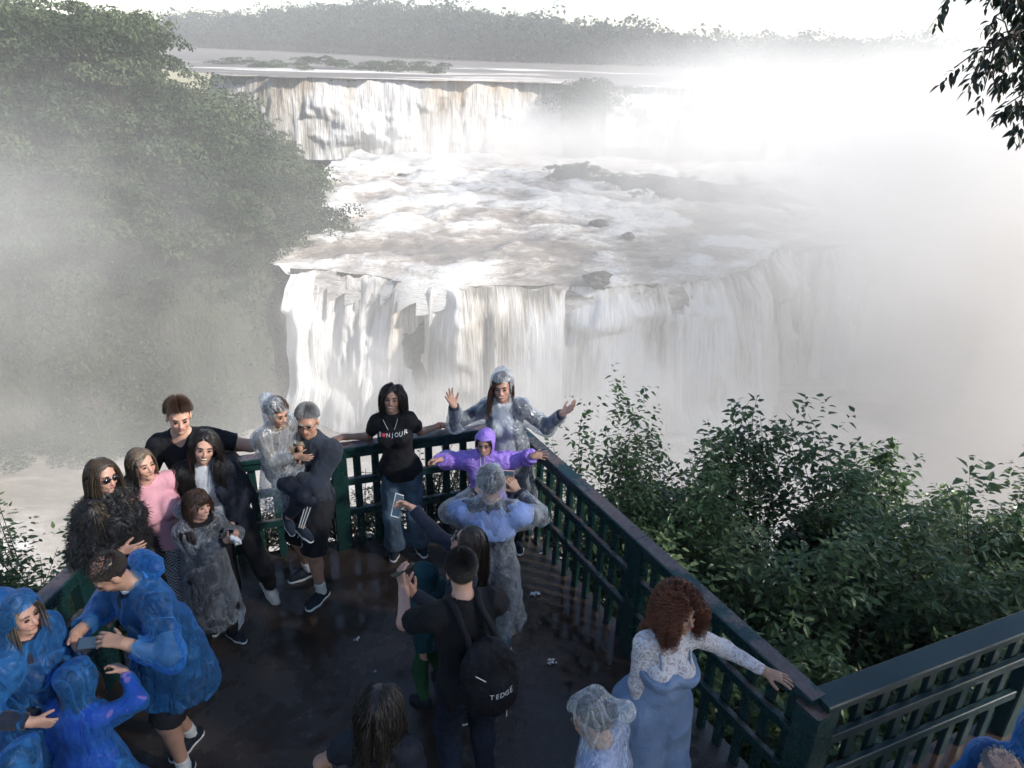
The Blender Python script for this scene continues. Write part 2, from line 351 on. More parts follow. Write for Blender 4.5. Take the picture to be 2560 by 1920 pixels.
for k, (x, y, r_, lb) in enumerate(BP):
    p = atz(x, y+4, ZM+.8); tag(boulder(p, r_*.72, k*3.1), lb, 'boulder')

# ------------------------------------------------------------------ vegetation
def leaf_quads(C, size, droop=.35, up=None, aspect=1.6, seed=0, face=None):
    """leaf blades (2 faces each) at centres C"""
    n = len(C); g = np.random.default_rng(seed)
    d = g.normal(size=(n, 3)); d[:, 2] -= droop
    if up is not None: d += up
    d /= np.linalg.norm(d, axis=1)[:, None]
    s = np.cross(d, g.normal(size=(n, 3))*.5+[0, 0, 1.]); s /= np.linalg.norm(s, axis=1)[:, None]+1e-9
    if face is not None:
        fn = face/(np.linalg.norm(face, axis=1)[:, None]+1e-9)+g.normal(size=(n, 3))*.38; fn /= np.linalg.norm(fn, axis=1)[:, None]
        d = d-fn*(d*fn).sum(1)[:, None]; d /= np.linalg.norm(d, axis=1)[:, None]+1e-9; s = np.cross(d, fn)
    nn = np.cross(s, d); L = size*(.6+.8*g.random(n))[:, None]; W = L/aspect
    a = C-d*L*.5; b = C+s*W*.5+nn*W*.12; c = C+d*L*.5-nn*L*.08; e = C-s*W*.5+nn*W*.12
    V = np.stack([a, b, c, e], 1).reshape(-1, 3); k = np.arange(n)[:, None]*4
    F = np.concatenate([k+[0, 1, 2], k+[0, 2, 3]])
    return V, F
def crown_pts(n, lobes, seed, flat=.75):
    g = np.random.default_rng(seed); out = []; nm = []
    L = g.normal(size=(lobes, 3))*[.42, .42, .28]; L[:, 2] = np.abs(L[:, 2])*1.1
    rs = .28+.3*g.random(lobes)
    for i in range(lobes):
        m_ = n//lobes; d = g.normal(size=(m_, 3)); d /= np.linalg.norm(d, axis=1)[:, None]; d[:, 2] = np.abs(d[:, 2])*.9-.15*g.random(m_)
        rr = rs[i]*(1-.35*g.random(m_)**2); q = L[i]+d*rr[:, None]*[1, 1, flat]; out.append(q); nm.append(d+[0, 0, .25])
    return np.concatenate(out), np.concatenate(nm)
TREES = []
for k in range(6):
    P_, fn_ = crown_pts(1250, 6+k % 3*3, 100+k); P_[:, 2] += .62 if k < 4 else .35
    V, F = leaf_quads(P_, .078, seed=k, aspect=1.25, face=fn_); sh = np.repeat(np.random.default_rng(k).random(len(P_)), 4)
    me = mk('crown', V, F, M['far_leaf'], cols=np.repeat(sh[:, None], 3, 1)); mb = MB()
    mb.tube([(0, 0, -.5), (.02, .01, .1), (.05, -.03, .45), (.02, .04, .8)], [.035, .03, .02, .008], 5)
    for q in range(4):
        a = q*1.7+k; mb.tube([(.03, 0, .3+q*.05), (.2*math.cos(a), .2*math.sin(a), .6), (.4*math.cos(a), .4*math.sin(a), .85)], [.016, .012, .005], 4)
    tm = mb.build('trunk', M['bark']); TREES.append((me.data, tm.data)); bpy.data.objects.remove(me); bpy.data.objects.remove(tm)
def put_tree(p, s, k, label, group, sz=1.0, g=rng):
    r_ = empty('tree', p); r_.rotation_euler.z = g.random()*6.28; r_.scale = (s, s, s*sz)
    for nm, me in zip(('crown', 'trunk'), TREES[k % 6]):
        c = bpy.data.objects.new(nm, me); COL.objects.link(c); c.parent = r_
    tag(r_, label, 'tree', group); return r_
# candidates over the bluff
g = np.random.default_rng(21); n = 9000
x = g.uniform(-420, -40, n); y = g.uniform(125, 520, n); z, d = bluff_h(x, y)
P_ = np.stack([x, y, z], -1)[(d > 5)]; q = px(P_); P_ = P_[(q[:, 0] > -40) & (q[:, 0] < 900)]
q = px(P_); dist = np.linalg.norm(P_, axis=1)
# thin by screen density: keep nearer / denser
sel = []; cell = {}
for i in np.argsort(dist):
    key = (int(q[i, 0]//26), int(q[i, 1]//16)); cell[key] = cell.get(key, 0)+1
    if cell[key] <= (2 if dist[i] < 260 else 1): sel.append(i)
P_ = P_[sel]; print('bluff trees', len(P_))
fp = []
for i, p in enumerate(P_):
    s = 5+6*g.random()**1.4; s *= .75 if bluff_h(p[:1], p[1:2])[1][0] < 30 else 1.
    if p[2] < -50: s *= .7
    if i < 290: put_tree(p-[0, 0, .8], s, i, 'grey green broadleaf tree crowding the steep misty bluff at the left', 'trees on the bluff', .8+.5*g.random(), g)
    else: fp.append((p-[0, 0, .8], s))
def bake(trees, name, mat, sub=620, csz=1.0, seed=5, tsel=6):
    gg = np.random.default_rng(seed); VV = []; FF = []; CC = []; nn = 0
    for p, s in trees:
        k = gg.integers(0, tsel); me = TREES[k][0]; co = np.zeros(len(me.vertices)*3, np.float32); me.vertices.foreach_get('co', co); co = co.reshape(-1, 4, 3)
        if sub < len(co): co = co[gg.permutation(len(co))[:sub]]; cm = co.mean(1, keepdims=True); co = cm+(co-cm)*csz
        a = gg.random()*6.28; Rm = np.array([[math.cos(a), -math.sin(a), 0], [math.sin(a), math.cos(a), 0], [0, 0, 1]])
        V = (co.reshape(-1, 3)@Rm.T)*s+p; m_ = len(V)//4; kk = np.arange(m_)[:, None]*4+nn
        VV.append(V); FF.append(np.concatenate([kk+[0, 1, 2], kk+[0, 2, 3]])); CC.append(np.repeat(gg.random(m_)*.6+.4*gg.random(), 4)); nn += len(V)
    return mk(name, np.concatenate(VV), np.concatenate(FF), mat, cols=np.repeat(np.concatenate(CC)[:, None], 3, 1))
if fp: tag(bake(fp, 'forest', M['far_leaf'], 420, 1.5), 'dense understory and farther trees covering the bluff', 'forest', kind='stuff')
# hanging shrubs on the cliff, as ground cover
x = g.uniform(-420, -40, 9000); y = g.uniform(125, 420, 9000); z, d = bluff_h(x, y); sl_ = (d > 0)
C = np.stack([x, y, z], -1)[sl_]; q = px(C); C = C[(q[:, 0] > -40)][:5200]
big = np.repeat(C, 20, 0)+g.normal(size=(len(C)*20, 3))*[1.5, 1.5, 1.6]
xx = g.uniform(-420, -40, 90000); yy = g.uniform(125, 330, 90000); zz, dd_ = bluff_h(xx, yy); mm = (dd_ > -1) & (dd_ < 9) & (fbm(xx*.07, yy*.07, zz*.05, 3) > -.25)
C2 = np.stack([xx, yy, zz], -1)[mm]; C2 = C2[(px(C2)[:, 0] > -40)][:3200]; big2 = np.repeat(C2, 26, 0)+g.normal(size=(len(C2)*26, 3))*[1.2, 1.2, 2.2]-[0, 1.2, 0]; big = np.concatenate([big, big2])
V, F = leaf_quads(big, .85, droop=1.0, seed=9, aspect=1.5)
tag(mk('undergrowth', V, F, M['far_leaf'], cols=np.repeat(np.repeat(g.random(len(big)), 4)[:, None], 3, 1)), 'vines and shrubs matting the cliff face', 'undergrowth', kind='stuff')

# far bank: long forested hill beyond the upper river
def ridge_z(x):  # hill crest height
    return -10+34*np.exp(-((x+230)/230)**2)+9*np.exp(-((x-20)/150)**2)
X, Y, F = grid(-1100, 1300, 560, 1140, 140, 50)
bank = np.interp(X, [-1500, -335, -160, -57, 40, 160, 400, 2600], [880, 900, 780, 670, 640, 640, 700, 1200])
Z = ZU-3+(ridge_z(X)+4)*sstep(0, 170, Y-bank)+5*fbm(X*.01, Y*.01)*sstep(0, 100, Y-bank)
o = mk('far_bank', np.stack([X, Y, Z], -1).reshape(-1, 3), F, M['rock'], smooth=True); tag(o, kind='structure')
tr = []
for i in range(1750):
    x_ = g.uniform(-620, 900); dd_ = 4+190*g.random()**1.3
    b_ = np.interp(x_, [-1500, -335, -160, -57, 40, 160, 400, 2600], [880, 900, 780, 670, 640, 640, 700, 1200])
    z_ = ZU-3+(ridge_z(x_)+4)*sstep(0, 170, dd_)
    tr.append((np.array([x_, b_+dd_, z_-3]), 15+9*g.random()+(6 if g.random() < .06 else 0)))
tag(bake(tr, 'far_forest', M['ridge_leaf'], 200, 1.6, 6), 'dark forest along the far bank of the upper river', 'forest', kind='stuff')
# low bushes / islets in the upper river, tree-topped islands
def shrubs(spots, name, label, group, cat='bush', z=ZU, mat='ridge_leaf'):
    for (xx, yy, w_) in spots:
        p = atz(xx, yy, z); k = int(xx) % 6
        r_ = bpy.data.objects.new(name, TREES[k][0]); COL.objects.link(r_); r_.location = p-np.array([0, 0, w_*.35]); r_.scale = (w_*1.3, w_, w_*.62); r_.rotation_euler.z = xx
        tag(r_, label, cat, group)
shrubs([(105, 972, 7), (128, 960, 6), (150, 950, 8), (172, 962, 7), (190, 945, 8), (212, 955, 7), (232, 940, 8), (250, 958, 6), (262, 942, 7), (282, 955, 6), (300, 950, 6), (20, 978, 6)], 'bush', 'pale grey green bush on the far shore of the lower river', 'bushes on the shore under the bluff', z=ZL+.5, mat='far_leaf')
shrubs([(497, 140, 9), (560, 148, 7), (592, 145, 11), (640, 140, 9), (655, 152, 6), (705, 146, 11), (735, 150, 9), (790, 148, 11), (822, 152, 12), (845, 156, 8), (905, 152, 11), (935, 158, 12), (660, 135, 8), (530, 138, 7)],
       'bush', 'low dark bush on a rock bar in the shallow upper river', 'bushes along the upper river bars')
def island(P_, zb, h, label, ntree, ts, seed):
    P_ = np.array(P_, float); c = P_.mean(0); mb = MB(); n = len(P_); rings = []
    for k, (s, z) in enumerate(((1.1, zb-4), (.97, zb+h*.25), (.78 if h < 20 else .86, zb+h*.62), (.5, zb+h*.92), (.01, zb+h))):
        A, _ = resample(np.vstack([P_, P_[:1]]), 3.)
        nz = fbm(A[:, 0]*.12, A[:, 1]*.12, k*2.+seed, 3)
        rings.append(np.column_stack([c+(A-c)*s+nz[:, None]*1.5, np.full(len(A), z)+nz*1.6]))
    m_ = len(rings[0]); V = np.concatenate(rings); F = []
    for a in range(4):
        for b in range(m_-1): F.append([a*m_+b, a*m_+b+1, (a+1)*m_+b+1, (a+1)*m_+b])
    o = mk('rock_island', V, F, M['boulder'], smooth=True); tag(o, label, 'rock island')
    gg = np.random.default_rng(seed)
    for i in range(ntree):
        a, b = gg.random()*6.28, math.sqrt(gg.random()); e = P_.max(0)-P_.min(0)
        p = np.array([c[0]+e[0]*.5*b*math.cos(a), c[1]+e[1]*.5*b*math.sin(a), zb+h*(.95-.45*b)])
        put_tree(p, ts*(.7+.6*gg.random()), i, label.replace('rock island', 'island')[:60].split(' with')[0]+' carries this tree', 'trees on the '+label.split()[0]+' island', .9, gg)
island([(18, 338), (22, 326), (34, 324), (38, 334), (34, 352), (20, 352)], ZM, 30, 'tall rock island with trees splitting the upper falls', 14, 9, 3)
island([(80, 336), (76, 322), (98, 314), (103, 326), (102, 350), (80, 350)], ZM, 31, 'broad rock island with trees between thin and pale upper falls', 12, 8, 4)
island([(26, 296), (16, 284), (20, 268), (36, 258), (60, 246), (88, 236), (104, 250), (88, 275), (60, 296)], ZM, 4, 'low rock island with scrub in the misty rapids', 26, 3.2, 5)
island([(14, 288), (10, 278), (18, 268), (28, 272), (26, 288)], ZM, 7, 'steep rock island with shrubs at the mist edge of rapids', 12, 2.6, 6)

# ------------------------------------------------------------------ haze and mist
def vol(name, c, r_, dens, nscale, label, falloff=1.0, lo=.35, hi=.7, seed=0, box=False, col=(1, 1, 1), top=None):
    V = np.array([(i, j, k) for i in (-1, 1) for j in (-1, 1) for k in (-1, 1)], float)
    o = mk(name, V, [[0, 1, 3, 2], [4, 6, 7, 5], [0, 4, 5, 1], [2, 3, 7, 6], [0, 2, 6, 4], [1, 5, 7, 3]])
    o.location = c; o.scale = r_
    t = NT(name); t.t.nodes.remove(t.p)
    pv = t.n('VolumePrincipled', {'Color': col, 'Anisotropy': .0}); t.set(t.out.inputs['Volume'], pv.outputs[0])
    if nscale is None: pv.inputs['Density'].default_value = dens
    else:
        tc = t.n('TexCoord'); ln = t.n('VectorMath', {0: tc.outputs['Object']}, operation='LENGTH')
        mr = t.n('MapRange', {'Value': ln.outputs['Value'], 'From Min': 1.0, 'From Max': 1-falloff, 'To Min': 0., 'To Max': 1.}, interpolation_type='SMOOTHSTEP')
        mp = t.n('Mapping', {'Vector': tc.outputs['Object'], 'Location': (seed, seed*2, 0), 'Scale': tuple(a/nscale for a in r_)})
        nz = t.noise(mp, 1., 3, .55)
        nr = t.n('MapRange', {'Value': nz.outputs[0], 'From Min': lo, 'From Max': hi, 'To Min': .0, 'To Max': 1.}, interpolation_type='SMOOTHSTEP')
        d = t.math('MULTIPLY', t.math('MULTIPLY', mr.outputs[0], nr.outputs[0]), dens)
        t.set(pv.inputs['Density'], d)
    o.data.materials.append(t.m); tag(o, label, 'mist', kind='stuff'); return o
vol('haze', (120, 560, -22), (1250, 620, 66), .00042, None, 'thin haze filling the gorge air', col=(1., .985, .965))
# ------------------------------------------------------------------ lookout deck
CL, CF, CR, CE = (-2.68, 5.16), (0.03, 6.07), (1.715, 2.97), (6.2, 4.9)
t = NT('wet_asphalt'); c = t.coord(); big = t.noise(c, .9, 5, .6, .4); fine = t.noise(c, 130, 3, .6); mid = t.noise(c, 9, 5, .6)
wet = t.math('ADD', big, t.math('MULTIPLY', t.math('SUBTRACT', mid, .5), .35))
cr = t.ramp(wet, [(.38, (.032, .022, .017)), (.50, (.040, .028, .021)), (.62, (.062, .048, .040))])
rr = t.ramp(wet, [(.44, .05), (.52, .14), (.62, .36)])
gr = t.n('TexVoronoi', {'Vector': c, 'Scale': 95.})
hb = t.math('MULTIPLY', t.math('ADD', fine, gr.outputs['Distance']), t.ramp(wet, [(.44, .03), (.60, .6)]))
t.P(Base_Color=cr, Roughness=rr, Specular_IOR_Level=.5, Normal=t.bump(hb, .7, .006)); M['asphalt'] = t.m
pts = [(-3.22, -1.5), (-2.80, 5.24), (0.06, 6.22), (1.76, 3.10), (6.3, 5.05), (6.3, -1.5)]
V = [(x, y, 0) for x, y in pts]+[(x, y, -.28) for x, y in pts]; n = len(pts)
mb = MB(); mb.add(V, [[0, 1, 2, 3, 4, 5][::-1]]); mb.add(V, [[(i+1) % n, i, n+i, n+(i+1) % n] for i in range(n)])
tag(mb.build('pavement', M['asphalt']), kind='structure')
t = NT('green_paint'); c = t.coord(); n1 = t.noise(c, 3.2, 8, .68); n2 = t.noise(c, 40, 4); geo = t.n('NewGeometry'); sp = t.n('SeparateXYZ', {0: geo.outputs['Normal']})
worn = t.math('MULTIPLY', t.math('GREATER_THAN', sp.outputs[2], .8), t.ramp(n1, [(.42, 0.), (.50, 1.)]))
pc = t.ramp(n2, [(.3, (.007, .030, .028)), (.7, (.012, .045, .041))]); wc = t.ramp(n2, [(.3, (.08, .05, .045)), (.7, (.15, .11, .10))])
t.P(Base_Color=t.mix(worn, pc.outputs[0], wc.outputs[0]), Roughness=t.ramp(n1, [(.4, .16), (.62, .38)]), Specular_IOR_Level=.6,
    Normal=t.bump(t.math('ADD', t.math('MULTIPLY', worn, .6), n2), .5, .004)); M['rail'] = t.m
t = NT('green_paint_clean'); c = t.coord(); n2 = t.noise(c, 9, 5)
t.P(Base_Color=t.ramp(n2, [(.3, (.005, .021, .023)), (.7, (.009, .032, .034))]), Roughness=.42, Specular_IOR_Level=.5, Normal=t.bump(n2, .2, .004)); M['rail2'] = t.m
Z3 = np.array([0, 0, 1.])
def railing(A, B, posts, label, inward, capw=.058, mat='rail', joints=(), sp=.168, top=1.06, e0=0., e1=0.):
    A, B = np.array([*A, 0.]), np.array([*B, 0.]); L = np.linalg.norm(B-A); d = (B-A)/L; nrm = np.cross(Z3, d)*inward
    root = empty('wooden_railing', A+d*L/2); root['label'] = label; root['category'] = 'railing'
    O = lambda p: np.asarray(p)-(A+d*L/2)
    cuts = [-e0]+list(joints)+[L+e1]
    for a, b in zip(cuts[:-1], cuts[1:]):
        mb = MB(); mb.box(O(A+d*(a+b)/2+Z3*(top-.024)), d, nrm, Z3, (b-a)/2-.002, capw, .024, .008); mb.build('handrail', M[mat], root)
    for h, hh in ((top-.085, .037), (.70, .036), (.385, .036)):
        mb = MB(); mb.box(O(A+d*L/2+nrm*.012+Z3*(h-.0)), d, nrm, Z3, L/2-.075, .021, hh, .006); mb.build('rail', M[mat], root)
    ps = [0]+list(posts)+[L]
    for p in posts:
        mb = MB(); mb.box(O(A+d*p+Z3*(top-.05)/2), Z3, d, nrm, (top-.05)/2, .07, .05, .01); mb.build('post', M[mat], root)
    for a, b in zip(ps[:-1], ps[1:]):
        k = max(1, int(round((b-a)/sp))-1)
        for i in range(1, k+1):
            q = a+(b-a)*i/(k+1); z0 = -.12 if i % 4 else -.02
            mb = MB(); mb.box(O(A+d*q-nrm*.030+Z3*(top-.06+z0)/2), Z3, d, nrm, (top-.06-z0)/2, .033, .0185, .005); mb.build('baluster', M[mat], root)
    return root
railing((-3.17, 1.4), CL, (1.2, 2.55), 'dark green wooden railing at the left beside the blue poncho wearers', -1, e1=.05, top=1.057)
railing(CL, CF, (1.255,), 'dark green wooden railing at the front with mist bright between its bars', -1, joints=(1.2,), top=1.0635, e1=.03)
railing(CF, CR, (.12, 1.93), 'long wooden railing at the right with worn reddish handrail', -1, joints=(1.93,), e0=.02)
railing(CR, CE, (1.9, 3.6), 'smooth dark green wooden railing slanting up at the bottom right', -1, capw=.075, top=1.056, mat='rail2', sp=.19)
mb = MB()
mb.box((CR[0], CR[1], .505), (0, 0, 1), (.87, .5, 0), (-.5, .87, 0), .505, .09, .08, .01)
tag(mb.build('corner_post', M['rail']), 'thick green corner post where the two right railings meet', 'post')
mb = MB(); mb.box((CL[0], CL[1], .505), (0, 0, 1), (1, 0, 0), (0, 1, 0), .505, .06, .06, .01)
tag(mb.build('corner_post', M['rail']), 'green corner post behind the family group at the left', 'post')

# ------------------------------------------------------------------ shrubs round the deck
def sprigs(B, Dr, L, leaf, seed, nl=8, droop=.35, width=.42):
    """leaves set along twigs: B base, Dr direction, L twig length -> verts, faces, shade, twig polylines"""
    g = np.random.default_rng(seed); n = len(B); tt = np.linspace(.25, 1., nl)
    up = np.array([0, 0, 1.])
    S = np.cross(Dr, up); S /= np.linalg.norm(S, axis=1)[:, None]+1e-9; U = np.cross(S, Dr)
    C = B[:, None]+Dr[:, None]*(L[:, None]*tt)[..., None]; C[..., 2] -= droop*L[:, None]*tt**2*.5
    ang = np.arange(nl)*2.4+g.random((n, 1))*6.3
    side = S[:, None]*np.cos(ang)[..., None]+U[:, None]*np.sin(ang)[..., None]
    ld = side*.85+Dr[:, None]*.45-up*droop*.9+g.normal(size=(n, nl, 3))*.18
    ld /= np.linalg.norm(ld, axis=2)[..., None]
    ws = np.cross(ld, up+g.normal(size=(n, nl, 3))*.35); ws /= np.linalg.norm(ws, axis=2)[..., None]+1e-9; nn = np.cross(ws, ld)
    l = (leaf*(.55+.7*g.random((n, nl)))*(1.1-.35*tt))[..., None]; w_ = l*width
    base = C; a = base+ld*l*.12; m1 = base+ld*l*.42-nn*l*.02; tip = base+ld*l-nn*l*.16
    r1 = base+ld*l*.42+ws*w_*.5+nn*w_*.10; l1 = base+ld*l*.42-ws*w_*.5+nn*w_*.10
    r2 = base+ld*l*.75+ws*w_*.30+nn*(w_*.05-l*.07); l2 = base+ld*l*.75-ws*w_*.30+nn*(w_*.05-l*.07); m2 = base+ld*l*.75-nn*l*.08
    V = np.stack([a, r1, r2, tip, l2, l1, m1, m2], 2).reshape(-1, 3); k = np.arange(n*nl)[:, None]*8
    Fq = np.concatenate([k+[0, 1, 6, 6], k+[0, 6, 5, 5]])[:, :3]
    F4 = np.concatenate([k+[1, 2, 7, 6], k+[6, 7, 4, 5]]); F3 = np.concatenate([Fq, k+[2, 3, 7], k+[7, 3, 4]])
    sh = np.repeat((.5+.5*g.random((n, 1))*g.random((n, nl))).ravel()*g.choice([.6, 1, 1.25], n*nl, p=[.3, .55, .15]), 8)
    return V, [F4, F3], sh
def shrub(root, size, seed, label, nsp=340, leaf=.10, droop=.4, cat='bush', group=None, mat='bush_leaf', dens=1.0):
    g = np.random.default_rng(seed); root = np.array(root, float); sx, sy, h = size
    o = empty('shrub', root); tag(o, label, cat, group)
    lob = [(g.normal(size=3)*[.42, .42, .2]+[0, 0, .74], .26+.16*g.random()) for _ in range(9)]
    B = []
    for c_, r_ in lob:
        m_ = nsp//9; d = g.normal(size=(m_, 3)); d /= np.linalg.norm(d, axis=1)[:, None]; rr = r_*g.random(m_)**.33
        B.append(c_+d*rr[:, None])
    B = np.concatenate(B); k = int(nsp*.25); low = np.column_stack([g.normal(size=(k, 2))*.42, g.random(k)*.75]); B = np.concatenate([B, low])
    B = B*[sx, sy, h]
    out = B-np.array([0, 0, h*.35]); out /= np.linalg.norm(out, axis=1)[:, None]
    Dr = out*.7+[0, 0, .5]+g.normal(size=B.shape)*.35; Dr /= np.linalg.norm(Dr, axis=1)[:, None]
    L = (.16+.22*g.random(len(B)))*min(1.4, h/1.6+.3)
    # a few leaders rising out of the crown
    k = max(3, nsp//110); top = np.column_stack([g.normal(size=(k, 2))*[sx*.45, sy*.45], np.full(k, h*.85)]); B = np.concatenate([B, top]); Dr = np.concatenate([Dr, np.column_stack([g.normal(size=(k, 2))*.25, np.ones(k)])]); L = np.concatenate([L, .2+.25*g.random(k)])
    V, F, sh = sprigs(B, Dr, L, leaf, seed, 9, droop)
    mk('foliage', V, F, M[mat], o, cols=np.repeat(sh[:, None], 3, 1))
    mb = MB()
    for i in range(9):
        a = g.random()*6.28; e = np.array([math.cos(a)*sx*.6*g.random(), math.sin(a)*sy*.6*g.random(), h*(.6+.35*g.random())])
        P_ = [np.array([0, 0, -.8])+g.normal(size=3)*.05, e*[.25, .25, .4]+g.normal(size=3)*.05, e*[.7, .7, .75]+g.normal(size=3)*.05, e]
        mb.tube(P_, [.022, .017, .011, .004], 5)
        for j in range(5):
            q = P_[1]+(P_[3]-P_[1])*g.random(); mb.tube([q, q+g.normal(size=3)*[.2, .2, .1]+[0, 0, .12], q+g.normal(size=3)*[.3, .3, .12]+[0, 0, .25]], [.008, .006, .003], 4)
    pick = g.permutation(len(B))[:170]
    for i in pick:
        e = B[i]+Dr[i]*L[i]*.9; b0 = B[i]*[.6, .6, .78]; mb.tube([b0, B[i], e], [.006, .004, .002], 3)
    mb.build('stem', M['bark'], o, smooth=True); return o
SH = [  # top silhouette of each measured against the mist: (x, y, ztop, sx, sy, h, n, leaf, label)
 ((1.0, 6.9), .80, (.8, .7, 2.3), 470, .085, 'pale leafy shrub just behind the front corner of the deck'),
 ((1.8, 7.3), .75, (1., .8, 2.6), 560, .09, 'tall airy shrub whose thin tips stand up left of the gap in the hedge'),
 ((2.5, 6.5), .35, (.85, .7, 2.4), 500, .10, 'green shrub filling the dip in the hedge beyond the long right rail'),
 ((3.05, 7.4), .40, (.75, .6, 2.5), 330, .12, 'shrub with one tall drooping leader of broad leaves'),
 ((4.1, 7.1), .35, (.95, .8, 3.0), 560, .12, 'highest dark broadleaf shrub in the right half of the hedge'),
 ((5.15, 7.4), .25, (.8, .8, 2.8), 420, .12, 'wind blown shrub near the right edge with pale tips'),
 ((6.2, 7.2), .1, (.8, .8, 2.4), 380, .12, 'bush cut by the right edge of the view'),
 ((2.0, 5.3), -.1, (.7, .8, 2.2), 430, .095, 'shaded shrub pressed against the outside of the long right rail'),
 ((1.5, 6.0), .35, (.6, .6, 2.2), 430, .085, 'small leaved shrub behind the purple raincoat hand'),
 ((2.9, 5.3), .15, (.8, .8, 2.5), 480, .11, 'dark shrub in the middle of the hedge above the worn rail'),
 ((3.9, 5.7), .10, (.85, .8, 2.7), 500, .12, 'deep shaded shrub below the highest one'),
 ((5.0, 5.9), .2, (.9, .8, 2.7), 460, .12, 'shaded shrub above the smooth green rail at the right'),
 ((2.35, 4.2), -.05, (.55, .6, 2.1), 380, .11, 'very dark shrub in the angle of the two right railings'),
 ((3.3, 4.55), -.15, (.7, .6, 2.1), 420, .12, 'dark leafy shrub right behind the smooth green rail'),
 ((4.4, 4.9), -.1, (.8, .6, 2.2), 380, .12, 'dark shrub behind the far end of the smooth green rail'),
 ((-4.0, 4.9), .45, (.7, .6, 1.75), 420, .075, 'grey green bush with upright tip beyond the left rail'),
 ((-3.55, 4.2), .15, (.6, .5, 1.5), 360, .075, 'low grey green bush close outside the left rail'),
 ((-4.6, 4.6), .35, (.6, .5, 1.6), 280, .075, 'grey green bush at the left edge of the view'),
]
for i, ((x, y), zt, (sx, sy, h), n_, lf, lb) in enumerate(SH): shrub((x, y, zt-h*1.0-(.22*h+.42 if x > 0 else .22*h)), (sx*1.38, sy*1.25, h*.96), 300+i, lb, int(n_*1.75), lf*1.22)
LOWS = [((-2.35, 5.65), .35), ((-1.95, 5.75), .30), ((-1.2, 6.0), .30), ((-.75, 6.15), .42), ((-.3, 6.3), .35), ((-1.6, 5.9), .2)]
LOWL = ['low green weeds behind the front rail left of the man with the child', 'low green weeds seen between the bars under the carried child', 'small weeds behind the rail left of the woman in jeans',
        'small weeds behind the rail right of the woman in jeans', 'green weeds behind the rail beside the purple raincoat', 'tiny weeds at the foot of the front post']
for i, ((x, y), h) in enumerate(LOWS): shrub((x, y, -.45), (.28, .16, h+.35), 500+i, LOWL[i], 70, .06, .4, 'plant')

# ------------------------------------------------------------------ trees standing to the right (one reaches into the view, all shade the deck)
def big_tree(root, crown_c, crown_r, n, seed, label, branches=(), leaf=.13, bl=.085):
    g = np.random.default_rng(seed); root = np.array(root, float); cc = np.array(crown_c, float)-root
    o = empty('tree', root); tag(o, label, 'tree')
    mb = MB(); mb.tube([(0, 0, -3), (.05, .03, 0), cc*[.3, .3, .45], cc*[.7, .7, .8], cc], [.22, .19, .15, .11, .05], 9)
    tips = []
    for i in range(16):
        d = g.normal(size=3); d /= np.linalg.norm(d); e = cc+d*crown_r*.85; s = cc*(.45+.5*g.random())
        mb.tube([s, (s+e)/2+g.normal(size=3)*.2, e], [.07, .04, .01], 6)
    mb.build('trunk', M['bark'], o, smooth=True)
    d = g.normal(size=(n, 3)); d /= np.linalg.norm(d, axis=1)[:, None]
    lob = g.normal(size=(14, 3)); lob /= np.linalg.norm(lob, axis=1)[:, None]
    B = cc+lob[g.integers(0, 14, n)]*crown_r*.55+d*(crown_r*.5*g.random(n)**.4)[:, None]
    Bs, Ds, Ls = [B], [d*.6+[0, 0, -.2]], [np.full(n, .4)]
    if len(branches):
        mb = MB()
        for P_, spread, cnt in branches:
            P_ = np.array(P_, float)-root; t_ = np.linspace(0, 1, 12); s = np.linspace(0, 1, len(P_))
            Q = np.stack([np.interp(t_, s, P_[:, k]) for k in range(3)], -1); mb.tube(Q, np.linspace(.022, .004, 12), 6)
            for j in range(cnt):
                a = .35+.65*g.random(); b_ = np.array([np.interp(a, s, P_[:, k]) for k in range(3)])
                e = b_+g.normal(size=3)*spread+[0, 0, -.06]; mb.tube([b_, (b_+e)/2+[0, 0, .03], e], [.006, .004, .003], 4)
                Bs.append(e[None]); dd = (e-b_)/np.linalg.norm(e-b_)*.5+[-.1, 0, -.5]; Ds.append(dd[None]); Ls.append(np.array([.07]))
        mb.build('branch', M['bark'], o, smooth=True)
    B = np.concatenate(Bs); Dr = np.concatenate(Ds); Dr /= np.linalg.norm(Dr, axis=1)[:, None]; L = np.concatenate(Ls)
    for a, b, lf in ((0, n, leaf), (n, len(B), bl)):
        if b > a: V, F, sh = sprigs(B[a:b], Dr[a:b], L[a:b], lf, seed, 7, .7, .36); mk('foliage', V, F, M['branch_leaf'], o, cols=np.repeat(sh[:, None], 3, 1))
    return o
q = lambda x, y, Y: tuple(aty(x+62, y-42, Y))
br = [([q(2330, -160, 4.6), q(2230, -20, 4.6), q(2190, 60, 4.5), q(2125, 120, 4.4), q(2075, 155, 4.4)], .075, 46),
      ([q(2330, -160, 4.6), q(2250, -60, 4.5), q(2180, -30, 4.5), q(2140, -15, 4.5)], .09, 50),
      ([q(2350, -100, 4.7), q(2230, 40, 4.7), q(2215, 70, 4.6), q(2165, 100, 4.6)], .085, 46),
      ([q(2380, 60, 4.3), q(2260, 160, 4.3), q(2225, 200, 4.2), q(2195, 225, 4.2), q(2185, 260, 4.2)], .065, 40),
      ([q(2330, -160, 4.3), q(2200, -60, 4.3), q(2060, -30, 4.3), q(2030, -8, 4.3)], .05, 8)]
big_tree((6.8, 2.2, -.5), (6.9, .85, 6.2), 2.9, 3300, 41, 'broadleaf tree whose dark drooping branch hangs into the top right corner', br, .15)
big_tree((9.6, 4.0, -2.), (10.3, 3.2, 5.2), 3.0, 1700, 42, 'broadleaf tree out on the slope to the right shading the hedge', (), .18)

